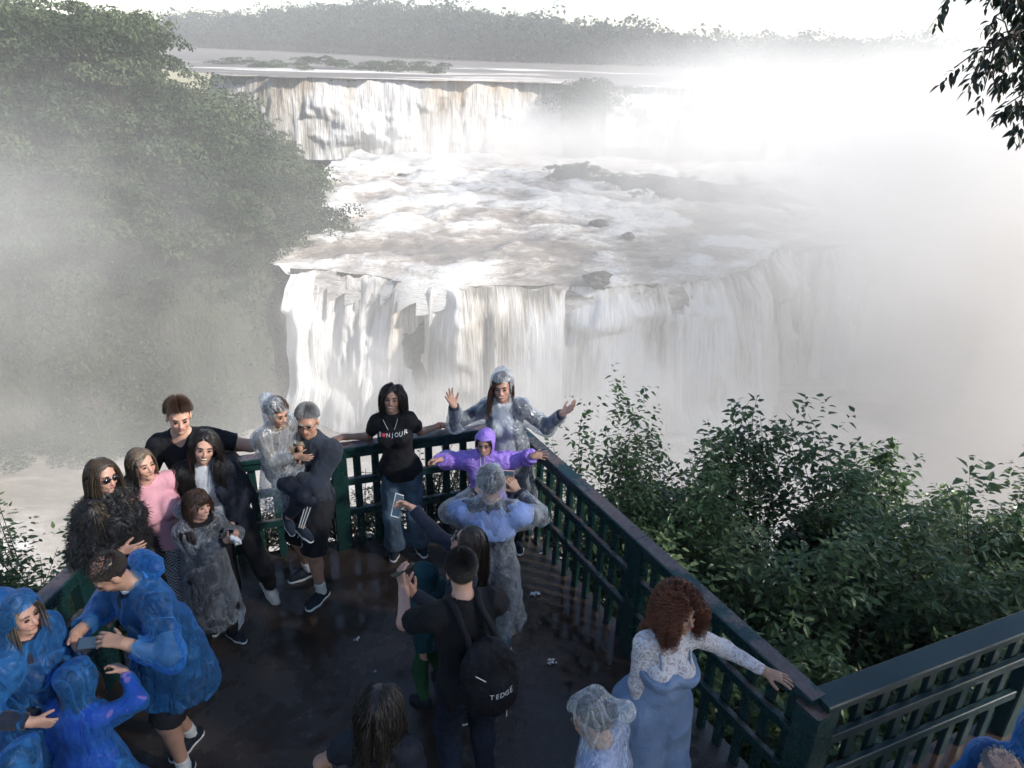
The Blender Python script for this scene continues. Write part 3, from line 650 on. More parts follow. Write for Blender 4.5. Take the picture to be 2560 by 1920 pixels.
mb = MB(); mb.box((CF[0], CF[1], .505), (0, 0, 1), (.96, .28, 0), (-.28, .96, 0), .505, .07, .07, .01)
tag(mb.build('corner_post', M['rail']), 'dark green corner post behind the hooded woman at the far corner', 'post')
# ------------------------------------------------------------------ figures: smooth distance-field bodies, meshed with surface nets
def nrm(v): v = np.asarray(v, float); return v/(np.linalg.norm(v)+1e-12)
class Field:
    def __init__(s, lo, hi, h):
        s.lo = np.asarray(lo, float); s.h = h; s.n = np.ceil((np.asarray(hi)-s.lo)/h).astype(int)+1
        s.a = np.full(s.n, .25, np.float32)
    def sub(s, lo, hi):
        i = np.clip(((np.asarray(lo)-s.lo)/s.h).astype(int), 0, s.n-1); j = np.clip(((np.asarray(hi)-s.lo)/s.h).astype(int)+2, 1, s.n)
        if (j <= i).any(): return None
        ax = [s.lo[k]+s.h*np.arange(i[k], j[k], dtype=np.float32) for k in range(3)]
        return tuple(slice(a, b) for a, b in zip(i, j)), ax[0][:, None, None], ax[1][None, :, None], ax[2][None, None, :]
    def put(s, lo, hi, fn, k, pad=0.):
        m_ = k+s.h*3+pad; r_ = s.sub(np.asarray(lo)-m_, np.asarray(hi)+m_)
        if r_ is None: return
        sl, X, Y, Z = r_; d = fn(X, Y, Z); a = s.a[sl]
        if k > 0: h_ = np.clip(k-np.abs(a-d), 0, None)/k; s.a[sl] = np.minimum(a, d)-h_*h_*k*.25
        else: s.a[sl] = np.minimum(a, d)
    def carve(s, lo, hi, fn, k):
        r_ = s.sub(np.asarray(lo)-k-s.h, np.asarray(hi)+k+s.h)
        if r_ is None: return
        sl, X, Y, Z = r_; d = -fn(X, Y, Z); a = s.a[sl]; h_ = np.clip(k-np.abs(a-d), 0, None)/k; s.a[sl] = np.maximum(a, d)+h_*h_*k*.25
def f_cap(a, b, ra, rb):
    a, b = np.asarray(a, float), np.asarray(b, float); d = b-a; L2 = d@d+1e-9
    def fn(X, Y, Z):
        x, y, z = X-a[0], Y-a[1], Z-a[2]; t = np.clip((x*d[0]+y*d[1]+z*d[2])/L2, 0, 1)
        return np.sqrt((x-t*d[0])**2+(y-t*d[1])**2+(z-t*d[2])**2)-(ra+(rb-ra)*t)
    r_ = max(ra, rb); return np.minimum(a, b)-r_, np.maximum(a, b)+r_, fn
def f_ell(c, r, Rm=None):
    c = np.asarray(c, float); r = np.asarray(r, float); Rm = np.eye(3) if Rm is None else Rm   # rows = local axes
    def fn(X, Y, Z):
        x, y, z = X-c[0], Y-c[1], Z-c[2]; q = [(x*Rm[i][0]+y*Rm[i][1]+z*Rm[i][2])/r[i] for i in range(3)]
        k0 = np.sqrt(q[0]**2+q[1]**2+q[2]**2); k1 = np.sqrt((q[0]/r[0])**2+(q[1]/r[1])**2+(q[2]/r[2])**2)
        return k0*(k0-1)/(k1+1e-6)
    e = np.sqrt(((Rm*r[:, None])**2).sum(0)); return c-e, c+e, fn
def with_cuts(f, cuts):
    """cuts: list of (point, normal): keep the side the normal points away from"""
    lo, hi, fn = f
    def g_(X, Y, Z):
        d = fn(X, Y, Z)
        for p, n_ in cuts: d = np.maximum(d, (X-p[0])*n_[0]+(Y-p[1])*n_[1]+(Z-p[2])*n_[2])
        return d
    return lo, hi, g_
def nets(A, lo, h):
    """surface nets -> verts, quads"""
    s = A < 0; c = [s[i:s.shape[0]-1+i, j:s.shape[1]-1+j, k:s.shape[2]-1+k] for i in (0, 1) for j in (0, 1) for k in (0, 1)]
    allc = c[0].copy(); anyc = c[0].copy()
    for q in c[1:]: allc &= q; anyc |= q
    act = anyc & ~allc; I = np.argwhere(act)
    if not len(I): return np.zeros((0, 3)), np.zeros((0, 4), int)
    idx = np.full(act.shape, -1, np.int32); idx[act] = np.arange(len(I))
    off = np.array([(i, j, k) for i in (0, 1) for j in (0, 1) for k in (0, 1)]); vals = np.stack([A[I[:, 0]+o[0], I[:, 1]+o[1], I[:, 2]+o[2]] for o in off], 1)
    P_ = np.zeros((len(I), 3)); cnt = np.zeros(len(I))
    for a in range(8):
        for b in range(a+1, 8):
            if np.abs(off[a]-off[b]).sum() == 1:
                va, vb = vals[:, a], vals[:, b]; m_ = (va < 0) != (vb < 0); t = np.where(m_, va/(va-vb+1e-12), 0)[:, None]
                P_ += m_[:, None]*(off[a]+(off[b]-off[a])*t); cnt += m_
    V = (I+P_/cnt[:, None])*h+lo; Q = []
    for ax in range(3):
        s0 = np.take(s, range(s.shape[ax]-1), ax); s1 = np.take(s, range(1, s.shape[ax]), ax); E = np.argwhere(s0 != s1)
        b, c_ = [(1, 2), (2, 0), (0, 1)][ax]
        E = E[(E[:, b] > 0) & (E[:, c_] > 0) & (E[:, b] < act.shape[b]) & (E[:, c_] < act.shape[c_])]
        ub = np.eye(3, dtype=int)[b]; uc = np.eye(3, dtype=int)[c_]
        q = np.stack([idx[tuple((E-ub-uc).T)], idx[tuple((E-uc).T)], idx[tuple(E.T)], idx[tuple((E-ub).T)]], 1)
        fl = ~s0[tuple(E.T)]; q[fl] = q[fl][:, ::-1]; Q.append(q)
    Q = np.concatenate(Q); return V, Q[(Q >= 0).all(1)]
def vnormals(V, Q):
    n_ = np.cross(V[Q[:, 2]]-V[Q[:, 0]], V[Q[:, 3]]-V[Q[:, 1]]); N = np.zeros_like(V)
    for k in range(4): np.add.at(N, Q[:, k], n_)
    return N/(np.linalg.norm(N, axis=1)[:, None]+1e-12)
def mesh_field(name, prims, h, mat, parent=None, k=.03, wr=0., wf=9., carve=(), drop=None, cols=None, seed=0, fine=0.):
    lo = np.min([p[0] for p in prims], 0)-.03; hi = np.max([p[1] for p in prims], 0)+.03
    F_ = Field(lo, hi, h)
    for p in prims: F_.put(p[0], p[1], p[2], p[3] if len(p) > 3 else k)
    for p in carve: F_.carve(p[0], p[1], p[2], p[3] if len(p) > 3 else .01)
    V, Q = nets(F_.a, lo, h)
    if wr or fine:
        N = vnormals(V, Q); n_ = fbm(V[:, 0]*wf+seed, V[:, 1]*wf, V[:, 2]*wf*.6, 3) if wr else 0
        if wr: n_ = (1-2*np.abs(n_))*wr
        if fine: n_ = n_+fine*fbm(V[:, 0]*60, V[:, 1]*60, V[:, 2]*60, 2)
        V = V+N*np.asarray(n_)[:, None]
    if drop is not None:
        m_ = drop(V); Q = Q[~m_[Q].any(1)]
        u_ = np.unique(Q); mp_ = np.full(len(V), -1); mp_[u_] = np.arange(len(u_)); V = V[u_]; Q = mp_[Q]
    c_ = cols(V) if cols else None
    return mk(name, V, Q, mat, parent, True, c_)
# materials of figures
def m_skin(name, col):
    t = NT(name); c = t.coord(); n1 = t.noise(c, 18, 4); at = t.n('Attribute', attribute_name='Col')
    lo = tuple(v*.86 for v in col)
    b_ = t.ramp(n1, [(.3, lo), (.7, col)]); mx = t.n('Mix', data_type='RGBA', blend_type='MULTIPLY'); t.set(mx.inputs[0], 1.); t.set(mx.inputs[6], b_.outputs[0]); t.set(mx.inputs[7], at.outputs['Color'])
    t.P(Base_Color=mx.outputs[2], Roughness=.5, Specular_IOR_Level=.4, Subsurface_Weight=.12, Subsurface_Scale=.01, Subsurface_Radius=(1., .35, .2), Normal=t.bump(n1, .1, .004)); return t.m
M['skin_l'] = m_skin('fair_skin', (.52, .30, .22)); M['skin_m'] = m_skin('tan_skin', (.42, .24, .165)); M['skin_d'] = m_skin('brown_skin', (.30, .165, .11))
def m_hair(name, a, b, c_=None, rough=.38):
    t = NT(name); cc = t.coord(); n1 = t.noise(cc, 9, 2); at = t.n('Attribute', attribute_name='Col')
    col = t.mix(at.outputs['Fac'], t.ramp(n1, [(.3, a), (.7, b)]).outputs[0], c_ or b)
    t.P(Base_Color=col, Roughness=rough, Specular_IOR_Level=.5); return t.m
M['hair_black'] = m_hair('black_hair', (.008, .006, .005), (.02, .014, .011)); M['hair_brown'] = m_hair('brown_hair', (.03, .016, .01), (.075, .04, .024), (.09, .05, .03))
M['hair_tips'] = m_hair('brown_hair_blond_tips', (.03, .02, .014), (.06, .042, .028), (.34, .24, .13)); M['hair_grey'] = m_hair('grey_hair', (.10, .10, .10), (.30, .30, .30), (.38, .38, .38))
M['hair_blond'] = m_hair('dark_blond_hair', (.06, .045, .03), (.16, .12, .08), (.30, .23, .15)); M['hair_red'] = m_hair('auburn_curls', (.09, .026, .012), (.22, .068, .03), (.30, .11, .05), .5)
M['hair_dark'] = m_hair('dark_brown_hair', (.014, .009, .007), (.035, .022, .016))
M['fur'] = m_hair('black_fur', (.004, .004, .005), (.010, .010, .012), (.02, .02, .022), .6)
M['eye'] = m_simple('eye_dark', (.02, .012, .01), .15); M['lip'] = m_simple('lips', (.30, .09, .075), .45); M['teeth'] = m_simple('teeth', (.72, .68, .60), .35)
M['lens'] = m_simple('dark_lens', (.006, .006, .008), .08, 0, .8); M['wframe'] = m_simple('pale_frame', (.65, .6, .5), .35); M['phone'] = m_simple('phone_body', (.02, .02, .025), .2)
t = NT('phone_screen'); t.P(Base_Color=(.02, .03, .05), Roughness=.08); t.p.inputs['Emission Color'].default_value = (.12, .22, .35, 1); t.p.inputs['Emission Strength'].default_value = .12; M['screen'] = t.m
M['pink'] = m_simple('pink_case', (.62, .36, .38), .3); M['white'] = m_simple('white_rubber', (.72, .72, .70), .5); M['ink'] = m_simple('white_print', (.75, .75, .73), .8); M['red'] = m_simple('red_print', (.75, .05, .08), .7)
def fab(n_, col, **k): M[n_] = m_fabric(n_, col, **k)
fab('black_cotton', (.010, .010, .012), bump=.5); fab('navy_knit', (.012, .018, .034), bump=.5, sheen=.15); fab('navy_jacket', (.010, .013, .022), rough=.6, bump=.5)
fab('slate_sweat', (.022, .028, .040), bump=.5, sheen=.1); fab('pink_cotton', (.60, .30, .34), var=.08, bump=.4); fab('white_cotton', (.62, .62, .62), var=.06, bump=.4)
fab('denim', (.075, .115, .16), var=.4, bump=.6); fab('dark_denim', (.012, .018, .034), var=.35, bump=.6); fab('pale_blue', (.20, .265, .39), var=.15, bump=.6)
fab('black_shorts', (.012, .013, .016), bump=.5); fab('dark_teal', (.008, .045, .06), bump=.5, rough=.6); fab('dark_shoe', (.012, .018, .026), rough=.7, bump=.6); fab('sock', (.62, .62, .60))
fab('light_blue', (.25, .34, .62), var=.15, bump=.6); fab('grey_shoe', (.5, .5, .5), rough=.6, var=.2); fab('backpack', (.008, .008, .011), rough=.55, bump=.7); fab('green_boot', (.02, .07, .03)); fab('purple_knit', (.16, .12, .36), bump=.5)
# raincoat fabric / plastic films
t = NT('lilac_raincoat'); c = t.coord(); n1 = t.noise(c, 9, 4, .6, 1.5); t.P(Base_Color=(.33, .20, .68), Roughness=.35, Specular_IOR_Level=.5, Normal=t.bump(t.math('ABSOLUTE', t.math('SUBTRACT', n1, .5)), .9, .06)); M['lilac'] = t.m
t = NT('lace'); c = t.coord(); v = t.n('TexVoronoi', {'Vector': c, 'Scale': 34.}, feature='DISTANCE_TO_EDGE'); n1 = t.noise(c, 22, 4, .6, 2.5)
lf = t.math('ADD', t.math('MULTIPLY', t.math('ABSOLUTE', t.math('SUBTRACT', n1, .5)), 4.), v.outputs[0])
t.P(Base_Color=t.ramp(lf, [(.05, (.72, .70, .72)), (.38, (.62, .57, .58)), (.62, (.42, .30, .27))]), Roughness=.8, Normal=t.bump(lf, -.9, .012)); M['lace'] = t.m
t = NT('houndstooth'); c = t.coord((1, 1, 1)); ch = t.n('TexChecker', {'Vector': c, 'Scale': 85., 'Color1': (.01, .01, .012), 'Color2': (.55, .55, .55)}); t.P(Base_Color=ch.outputs[0], Roughness=.85); M['hound'] = t.m
def m_film(name, tint, body, haze, streak=.8, fs=1., rough=.24, gloss=.34):
    t = NT(name); c = t.coord((1, 1, .55)); n1 = t.noise(c, 4.0*fs, 3, .5, 1.8); n2 = t.noise(c, 10*fs, 2, .5, 2.2); n3 = t.noise(c, 3.3, 2, .5)
    r1 = t.math('SUBTRACT', 1., t.math('MULTIPLY', t.math('ABSOLUTE', t.math('SUBTRACT', n1, .5)), 10.))
    r2 = t.math('SUBTRACT', 1., t.math('MULTIPLY', t.math('ABSOLUTE', t.math('SUBTRACT', n2, .5)), 11.))
    cre = t.math('MAXIMUM', t.math('MAXIMUM', r1, t.math('MULTIPLY', r2, .75)), 0.)
    lw = t.n('LayerWeight', {'Blend': .35})
    f = t.math('ADD', haze, t.math('MULTIPLY', lw.outputs['Facing'], .38))
    f = t.math('MINIMUM', t.math('ADD', f, t.math('MULTIPLY', t.math('MULTIPLY', t.math('POWER', cre, 2.4), streak*.75), t.ramp(n3, [(.35, .25), (.65, 1.)]))), .96)
    bp = t.bump(t.math('ADD', t.math('ABSOLUTE', t.math('SUBTRACT', n1, .5)), t.math('MULTIPLY', t.math('ABSOLUTE', t.math('SUBTRACT', n2, .5)), .5)), 1., .06)
    t.P(Base_Color=body, Roughness=rough, Specular_IOR_Level=.35, Normal=bp)
    tl = t.n('BsdfTranslucent', {'Color': body}); mt = t.n('MixShader', {0: .3, 1: t.p.outputs[0], 2: tl.outputs[0]})
    tr = t.n('BsdfTransparent', {'Color': tint}); gl = t.n('BsdfGlossy', {'Color': (1., 1., 1.), 'Roughness': rough, 'Normal': bp.outputs[0]})
    fr = t.n('Fresnel', {'IOR': 1.5, 'Normal': bp.outputs[0]})
    m1 = t.n('MixShader', {0: f, 1: tr.outputs[0], 2: mt.outputs[0]}); m2 = t.n('MixShader', {0: t.math('MINIMUM', t.math('MULTIPLY', fr, gloss*2.6), gloss), 1: m1.outputs[0], 2: gl.outputs[0]})
    t.set(t.out.inputs[0], m2.outputs[0]); return t.m
M['film'] = m_film('clear_plastic_film', (.93, .95, .97), (.74, .80, .88), .06, .38, gloss=.32, rough=.3)
M['film_milky'] = m_film('milky_plastic_film', (.9, .92, .94), (.72, .78, .86), .12, .45)
M['film_blue'] = m_film('blue_plastic_film', (.26, .55, .95), (.05, .29, .74), .13, .5, .75, .48, .09)

def strands(name, start, d0, L, mat, parent, coll, seed, seg=14, r=.0028, grav=.25, wob=.1, tipcol=None, curl=0., curlr=.012, keepout=None, offs=(.004, .03), rfl=0):
    """hair as thin tapering strands which fall round the colliders"""
    g = np.random.default_rng(seed); n = len(start); P_ = start.copy(); D_ = d0.copy(); out = [P_.copy()]; off = g.uniform(*offs, n); L = np.broadcast_to(L, (n,))*(.8+.35*g.random(n)); ds = L/seg
    wv = g.normal(size=(n, 3))*wob
    for s in range(seg):
        D_ = D_+np.array([0, 0, -grav])+wv*np.sin(s*.9+g.random(1)*2)*.6; D_ /= np.linalg.norm(D_, axis=1)[:, None]
        Q = P_+D_*ds[:, None]
        for typ, a, b, c_ in coll:
            if typ == 'e':   # ellipsoid a centre, b radii, c_ rows
                l_ = (Q-a)@c_.T; rr = b+off[:, None]; q = np.linalg.norm(l_/rr, axis=1); m_ = q < 1; l_[m_] /= q[m_][:, None]; Q = a+l_@c_
            else:
                d = b-a; t_ = np.clip(((Q-a)@d)/(d@d), 0, 1); c0 = a+t_[:, None]*d; v = Q-c0; q = np.linalg.norm(v, axis=1)+1e-9; R_ = c_+off; m_ = q < R_; Q[m_] = c0[m_]+v[m_]/q[m_][:, None]*R_[m_][:, None]
        if keepout is not None: Q = keepout(Q)
        D_ = (Q-P_); D_ /= np.linalg.norm(D_, axis=1)[:, None]+1e-9; P_ = Q; out.append(P_.copy())
    C = np.stack(out, 1); m_ = seg+1
    if curl:
        ph = g.random(n)[:, None]*6.28+np.arange(m_)[None]*curl; am = curlr*np.minimum(1, np.arange(m_)/3.)[None]*(.5+g.random(n)[:, None])
        T = np.gradient(C, axis=1); T /= np.linalg.norm(T, axis=2)[..., None]+1e-9; A = np.cross(T, g.normal(size=(n, 1, 3))); A /= np.linalg.norm(A, axis=2)[..., None]+1e-9; B = np.cross(T, A)
        C = C+A*(np.cos(ph)*am)[..., None]+B*(np.sin(ph)*am)[..., None]
    T = np.gradient(C, axis=1); T /= np.linalg.norm(T, axis=2)[..., None]+1e-9
    A = np.cross(T, [.21, .35, .9]); A /= np.linalg.norm(A, axis=2)[..., None]+1e-9; B = np.cross(T, A)
    rad = r*(1-.75*(np.arange(m_)/seg)**2)[None, :, None, None]*(.7+.6*g.random((n, 1, 1, 1)))
    th = np.arange(3)*2.094; V = C[:, :, None]+rad*(A[:, :, None]*np.cos(th)[None, None, :, None]+B[:, :, None]*np.sin(th)[None, None, :, None])
    i, j, k = np.meshgrid(np.arange(n), np.arange(seg), np.arange(3), indexing='ij'); b_ = i*m_*3+j*3; k2 = (k+1) % 3
    F = np.stack([b_+k, b_+k2, b_+3+k2, b_+3+k], -1).reshape(-1, 4)
    tc = np.zeros((n, m_)) if tipcol is None else np.clip((np.arange(m_)[None]/seg-tipcol)/(1-tipcol), 0, 1)*(.5+.5*g.random((n, 1)))
    tc = np.clip(tc+.15*g.random((n, 1)), 0, 1)
    return mk(name, V.reshape(-1, 3), F, mat, parent, True, np.repeat(np.repeat(tc.reshape(-1, 1), 3, 0), 3, 1))

DBG = []
class Person:
    def __init__(s, pos, H, yaw, label, skin='skin_m', female=False, wt=1., head=(0, 0, 0), neck=(0, .02), twist=0, pelvis=None, legL=None, legR=None, armL=None, armR=None, vox=.0062,
                 eyes='open', smile=1, belly=0, brow='hair_dark', group=None, headscale=1., wide=1., bust=1., sunk=0.):
        S = H/1.75; s.S = S; s.H = H; s.fem = female; s.wt = wt
        a = R(yaw); s.F = np.array([math.sin(a), -math.cos(a), 0]); s.Lv = np.array([math.cos(a), math.sin(a), 0]); s.U = np.array([0, 0, 1.])
        b = np.array([pos[0], pos[1], 0.]); s.base = b
        s.lw = lambda l, f, u: b+s.Lv*l+s.F*f+s.U*u
        pz = (.94 if pelvis is None else pelvis)*S; s.pel = b+s.U*pz
        tl = .55*S; nl, nf = neck[0]*S, neck[1]*S; s.nk = s.pel+s.Lv*nl+s.F*nf+s.U*math.sqrt(max(.01, tl*tl-nl*nl-nf*nf))
        s.sp = nrm(s.nk-s.pel); tw = R(twist); l2 = s.Lv*math.cos(tw)+s.F*math.sin(tw); l2 = nrm(l2-s.sp*(l2@s.sp)); s.L2 = l2; s.F2 = np.cross(l2, s.sp); s.F2 = s.F2 if s.F2@s.F > 0 else -s.F2
        sw = (.158 if female else .180)*S*wide
        s.sh = {+1: s.nk-s.sp*.055*S+l2*sw, -1: s.nk-s.sp*.055*S-l2*sw}
        hy, hp, hr = head; a = R(yaw+hy); hf = np.array([math.sin(a), -math.cos(a), 0]); hl = np.array([math.cos(a), math.sin(a), 0])
        p_ = R(hp); hf2 = hf*math.cos(p_)-s.U*math.sin(p_); hu = np.cross(hl, hf2); hu = hu if hu[2] > 0 else -hu
        r_ = R(hr); hl2 = hl*math.cos(r_)-hu*math.sin(r_); hu = hu*math.cos(r_)+hl*math.sin(r_)
        s.HR = np.stack([hl2, hf2, hu]); s.hs = (S*.55+.45)*headscale
        s.hc = s.nk+s.sp*.045*S+hu*.125*s.hs+hf*.022
        s.hw = lambda x, y, z: s.hc+(np.array([x, y, z])*s.hs)@s.HR
        s.arm = {}; s.leg = {}
        for sd, spec in ((1, armL), (-1, armR)): s.arm[sd] = s._arm(sd, spec or {})
        for sd, spec in ((1, legL), (-1, legR)): s.leg[sd] = s._leg(sd, spec or {})
        DBG.append(s); s.belly = belly; s.bust = bust; s.vox = vox; s.smile = smile
        s._body(label, skin, group, brow)
    def ik(s, A, T, l1, l2, pole):
        d = T-A; D = np.linalg.norm(d); D2 = min(D, (l1+l2)*.995); d = d/D; T = A+d*D2
        x = (l1*l1-l2*l2+D2*D2)/(2*D2); h = math.sqrt(max(0, l1*l1-x*x)); p = nrm(pole-d*(pole@d)); return A+d*x+p*h, T
    def _arm(s, sd, q):
        S = s.S; A = s.sh[sd]; l1, l2 = .285*S, .255*S
        T = q.get('t'); pole = q.get('pole', (sd*.5, -.6, -.3)); pole = s.Lv*pole[0]+s.F*pole[1]+s.U*pole[2]
        if T is None: T = s.lw(sd*.27*S, .06*S, 0)*[1, 1, 0]+s.U*(A[2]-.52*S)+(s.nk-s.pel)*[.6, .6, 0]
        E, W = s.ik(A, np.asarray(T, float), l1, l2, pole)
        if np.linalg.norm(np.asarray(T)-A) > (l1+l2)*1.08: print('  reach short', s.H, sd, round(float(np.linalg.norm(np.asarray(T)-A)/(l1+l2)), 2))
        fa = nrm(W-E); fd = nrm(q['fd']) if 'fd' in q else fa; pn = np.asarray(q.get('pn', -s.Lv*sd)); pn = nrm(pn-fd*(pn@fd))
        return dict(A=A, E=E, W=W, fd=fd, pn=pn, curl=q.get('curl', 22), spread=q.get('spread', .5), thumb=q.get('thumb', 1.), sd=sd)
    def _leg(s, sd, q):
        S = s.S; A = s.pel-s.U*.03*S+s.Lv*sd*.088*S; l1, l2 = .445*S, .405*S
        f = q.get('f', (sd*.11, .0)); fz = f[2] if len(f) > 2 else .085*S
        T = s.lw(f[0], f[1], fz) if 't' not in q else np.asarray(q['t'], float); pole = q.get('pole', (sd*.12, 1, .0)); pole = s.Lv*pole[0]+s.F*pole[1]+s.U*pole[2]
        K, An = s.ik(A, T, l1, l2, pole); yw = R(q.get('yaw', sd*12)); fd = s.F*math.cos(yw)+s.Lv*math.sin(yw)
        pt = R(q.get('pitch', 0)); fd = fd*math.cos(pt)-s.U*math.sin(pt); fu = nrm(s.U-fd*(s.U@fd)) if abs(fd[2]) < .97 else -nrm(s.F)
        return dict(A=A, K=K, An=An, fd=fd, fu=fu)
    def prims_torso(s, i=0., neck=True, bust=True):
        S, w_ = s.S, s.wt; Rm = np.stack([s.L2, s.F2, s.sp]); RP = np.stack([s.Lv, s.F, s.U]); at = lambda t_: s.pel+(s.nk-s.pel)*t_; f = .92 if s.fem else 1.
        P_ = [(*f_ell(at(.66)+s.F2*.0, (.148*S*w_*f+i, .104*S*w_+i, .175*S+i), Rm), .05), (*f_cap(s.sh[1]-s.L2*.02*S, s.sh[-1]+s.L2*.02*S, .052*S+i, .052*S+i), .05),
              (*f_ell(at(.30)+s.F2*.01*w_, ((.118 if s.fem else .135)*S*w_+i, .098*S*w_+i, .16*S+i), Rm), .05),
              (*f_ell(s.pel+s.U*.01, ((.165 if s.fem else .158)*S*w_+i, .115*S*w_+i, .125*S+i), RP), .05)]
        for sd in (1, -1): P_.append((*f_ell(s.pel-s.U*.03*S+s.Lv*sd*.065*S-s.F*.05*S, (.08*S*w_+i, .085*S*w_+i, .09*S+i), RP), .04))
        if s.belly: P_.append((*f_ell(at(.22)+s.F2*.05, (.135*S*w_+i, .11*S*w_+s.belly+i, .13*S+i), Rm), .06))
        if s.fem and bust:
            for sd in (1, -1): P_.append((*f_ell(at(.63)+s.F2*.085*S*w_+s.L2*sd*.072*S, ((.058*S*w_*s.bust+i,)*3), Rm), .035))
        if neck:
            P_.append((*f_cap(s.nk-s.sp*.03, s.hc-s.HR[2]*.05, .056*S+i, .052*s.hs+i), .035))
            for sd in (1, -1): P_.append((*f_cap(s.nk+s.sp*.025*S, s.sh[sd]+s.sp*.01*S-s.L2*sd*.03, .04*S+i, .045*S+i), .04))
        return P_
    def prims_arm(s, sd, i=0., upto=2., loose=1.):
        a = s.arm[sd]; S = s.S; w_ = .5+.5*s.wt; g_ = .9 if s.fem else 1.
        r0, r1, r2 = .052*S*g_*w_*loose+i, .041*S*g_*w_*loose+i, .028*S*g_*loose+i; P_ = []
        A, E, W = a['A'], a['E'], a['W']
        if upto <= 1: e = A+(E-A)*upto; P_.append((*with_cuts(f_cap(A, E, r0, r1), [(e, nrm(E-A))]), .03))
        else:
            P_.append((*f_cap(A, E, r0, r1), .03)); t_ = upto-1; e = E+(W-E)*t_
            P_.append((*with_cuts(f_cap(E, E+(W-E)*min(1, t_+.05), r1*1.02, r1+(r2-r1)*t_), [(e, nrm(W-E))]), .03))
        return P_
    def prims_leg(s, sd, i=0., upto=2., loose=1., flare=0.):
        a = s.leg[sd]; S = s.S; w_ = .4+.6*s.wt; g_ = 1.04 if s.fem else 1.; A, K, N_ = a['A'], a['K'], a['An']
        r0, r1, r2 = .085*S*w_*g_*loose+i, .054*S*w_*loose+i, .036*S*loose+i+flare
        if upto <= 1: e = A+(K-A)*upto; return [(*with_cuts(f_cap(A, K, r0, r1), [(e, nrm(K-A))]), .04)]
        t_ = upto-1; e = K+(N_-K)*t_; P_ = [(*f_cap(A, K, r0, r1), .04), (*with_cuts(f_cap(K, N_, r1, r2), [(e, nrm(N_-K))]), .04)]
        c_ = K+(N_-K)*.28-nrm(np.cross(np.cross(N_-K, a['fd']), N_-K))*0-a['fd']*.018*S
        if t_ > .4: P_.append((*f_ell(c_, (.045*S*w_+i, .045*S*w_+i, .09*S), None), .04))
        return P_
    def hand(s, sd):
        a = s.arm[sd]; k = s.S*.5+.5 if s.S > .8 else s.S*.75+.22; k *= (.93 if s.fem else 1.)
        W, fd, pn = a['W'], a['fd'], a['pn']; sv = np.cross(pn, fd)*sd  # toward the thumb side
        P_ = [(*f_cap(a['E']+(W-a['E'])*.8, W, .029*s.S, .024*s.S), .02)]; kn = []
        for j, (o, l) in enumerate(((.030, .088), (.010, .092), (-.010, .088), (-.029, .080))):
            b_ = W+sv*o*k*1.05+fd*l*k; kn.append(b_); P_.append((*f_cap(W+sv*o*.6*k+fd*.012*k, b_, .0155*k, .0115*k), .014))
        cu = R(a['curl'])
        for j, (o, l) in enumerate(((.030, .076), (.010, .084), (-.010, .078), (-.029, .060))):
            p = kn[j]; d = nrm(fd+sv*o*9*a['spread']); ang = cu*(.5+.12*j); rr = (.0100, .0100, .0095, .0088)[j]*k
            for q_, fr in enumerate((.45, .31, .24)):
                ang_ = ang if q_ == 0 else ang+cu*q_*.75; dd = nrm(d*math.cos(ang_)+pn*math.sin(ang_)); e = p+dd*l*fr*k; P_.append((*f_cap(p, e, rr, rr*.9), .004)); p = e; rr *= .92
        tb = W+sv*.022*k+fd*.022*k+pn*.008*k; td = nrm(sv*.85*a['thumb']+fd*.75+pn*.25); e = tb+td*.038*k; P_.append((*f_cap(tb, e, .015*k, .0115*k), .012))
        td2 = nrm(td+fd*.35+pn*math.sin(cu)*.5); m_ = e+td2*.030*k; P_.append((*f_cap(e, m_, .0110*k, .0100*k), .005)); P_.append((*f_cap(m_, m_+nrm(td2+fd*.2)*.022*k, .0100*k, .0085*k), .004))
        a['palm'] = W+fd*.07*k+pn*.02; return P_
    def _body(s, label, skin, group, brow):
        h = s.hs; w = s.hw; P_ = s.prims_torso()
        for sd in (1, -1): P_ += s.prims_arm(sd)+s.prims_leg(sd)+s.hand(sd); l = s.leg[sd]; P_.append((*f_cap(l['An']-l['fu']*.035-l['fd']*.03, l['An']-l['fu']*.055*s.S+l['fd']*.11*s.S, .032*s.S, .024*s.S), .03))
        E = lambda c, r, k=.02: (*f_ell(w(*c), np.array(r)*h, s.HR), k)
        C_ = lambda a, b, ra, rb, k=.01: (*f_cap(w(*a), w(*b), ra*h, rb*h), k)
        s.cran = (w(0, -.012, .030), np.array([.074, .093, .086])*h)
        P_ += [E((0, -.012, .030), (.074, .093, .086), .02), E((0, .022, -.040), (.056, .064, .076), .03), E((0, .066, -.094), (.020, .018, .018), .02),
               C_((0, .080, .010), (0, .101, -.030), .0080, .0125, .008), C_((-.013, .088, -.036), (.013, .088, -.036), .009, .009, .008), C_((-.034, .070, .022), (.034, .070, .022), .013, .013, .014),
               E((.036, .058, -.026), (.022, .022, .024), .02), E((-.036, .058, -.026), (.022, .022, .024), .02), C_((-.020, .080, -.058), (.020, .080, -.058), .010, .010, .010),
               E((.076, -.004, -.008), (.010, .019, .031), .008), E((-.076, -.004, -.008), (.010, .019, .031), .008)]
        cv = [(*f_ell(w(sx*.030, .098, .002), np.array([.017, .016, .011])*h, s.HR), .010) for sx in (1, -1)]
        def cols(V):
            l_ = ((V-s.hc)@s.HR.T)/h; c = np.ones((len(V), 3)); ck = np.exp(-((np.abs(l_[:, 0])-.038)**2/.0006+(l_[:, 2]+.025)**2/.0006))*(l_[:, 1] > .03); c -= ck[:, None]*[.0, .12, .1]
            ns = np.exp(-(l_[:, 0]**2/.0002+(l_[:, 2]+.035)**2/.0003))*(l_[:, 1] > .08); return c-ns[:, None]*[0, .1, .08]
        s.o = mesh_field('person', P_, s.vox, M[skin], None, .02, carve=cv, cols=cols)
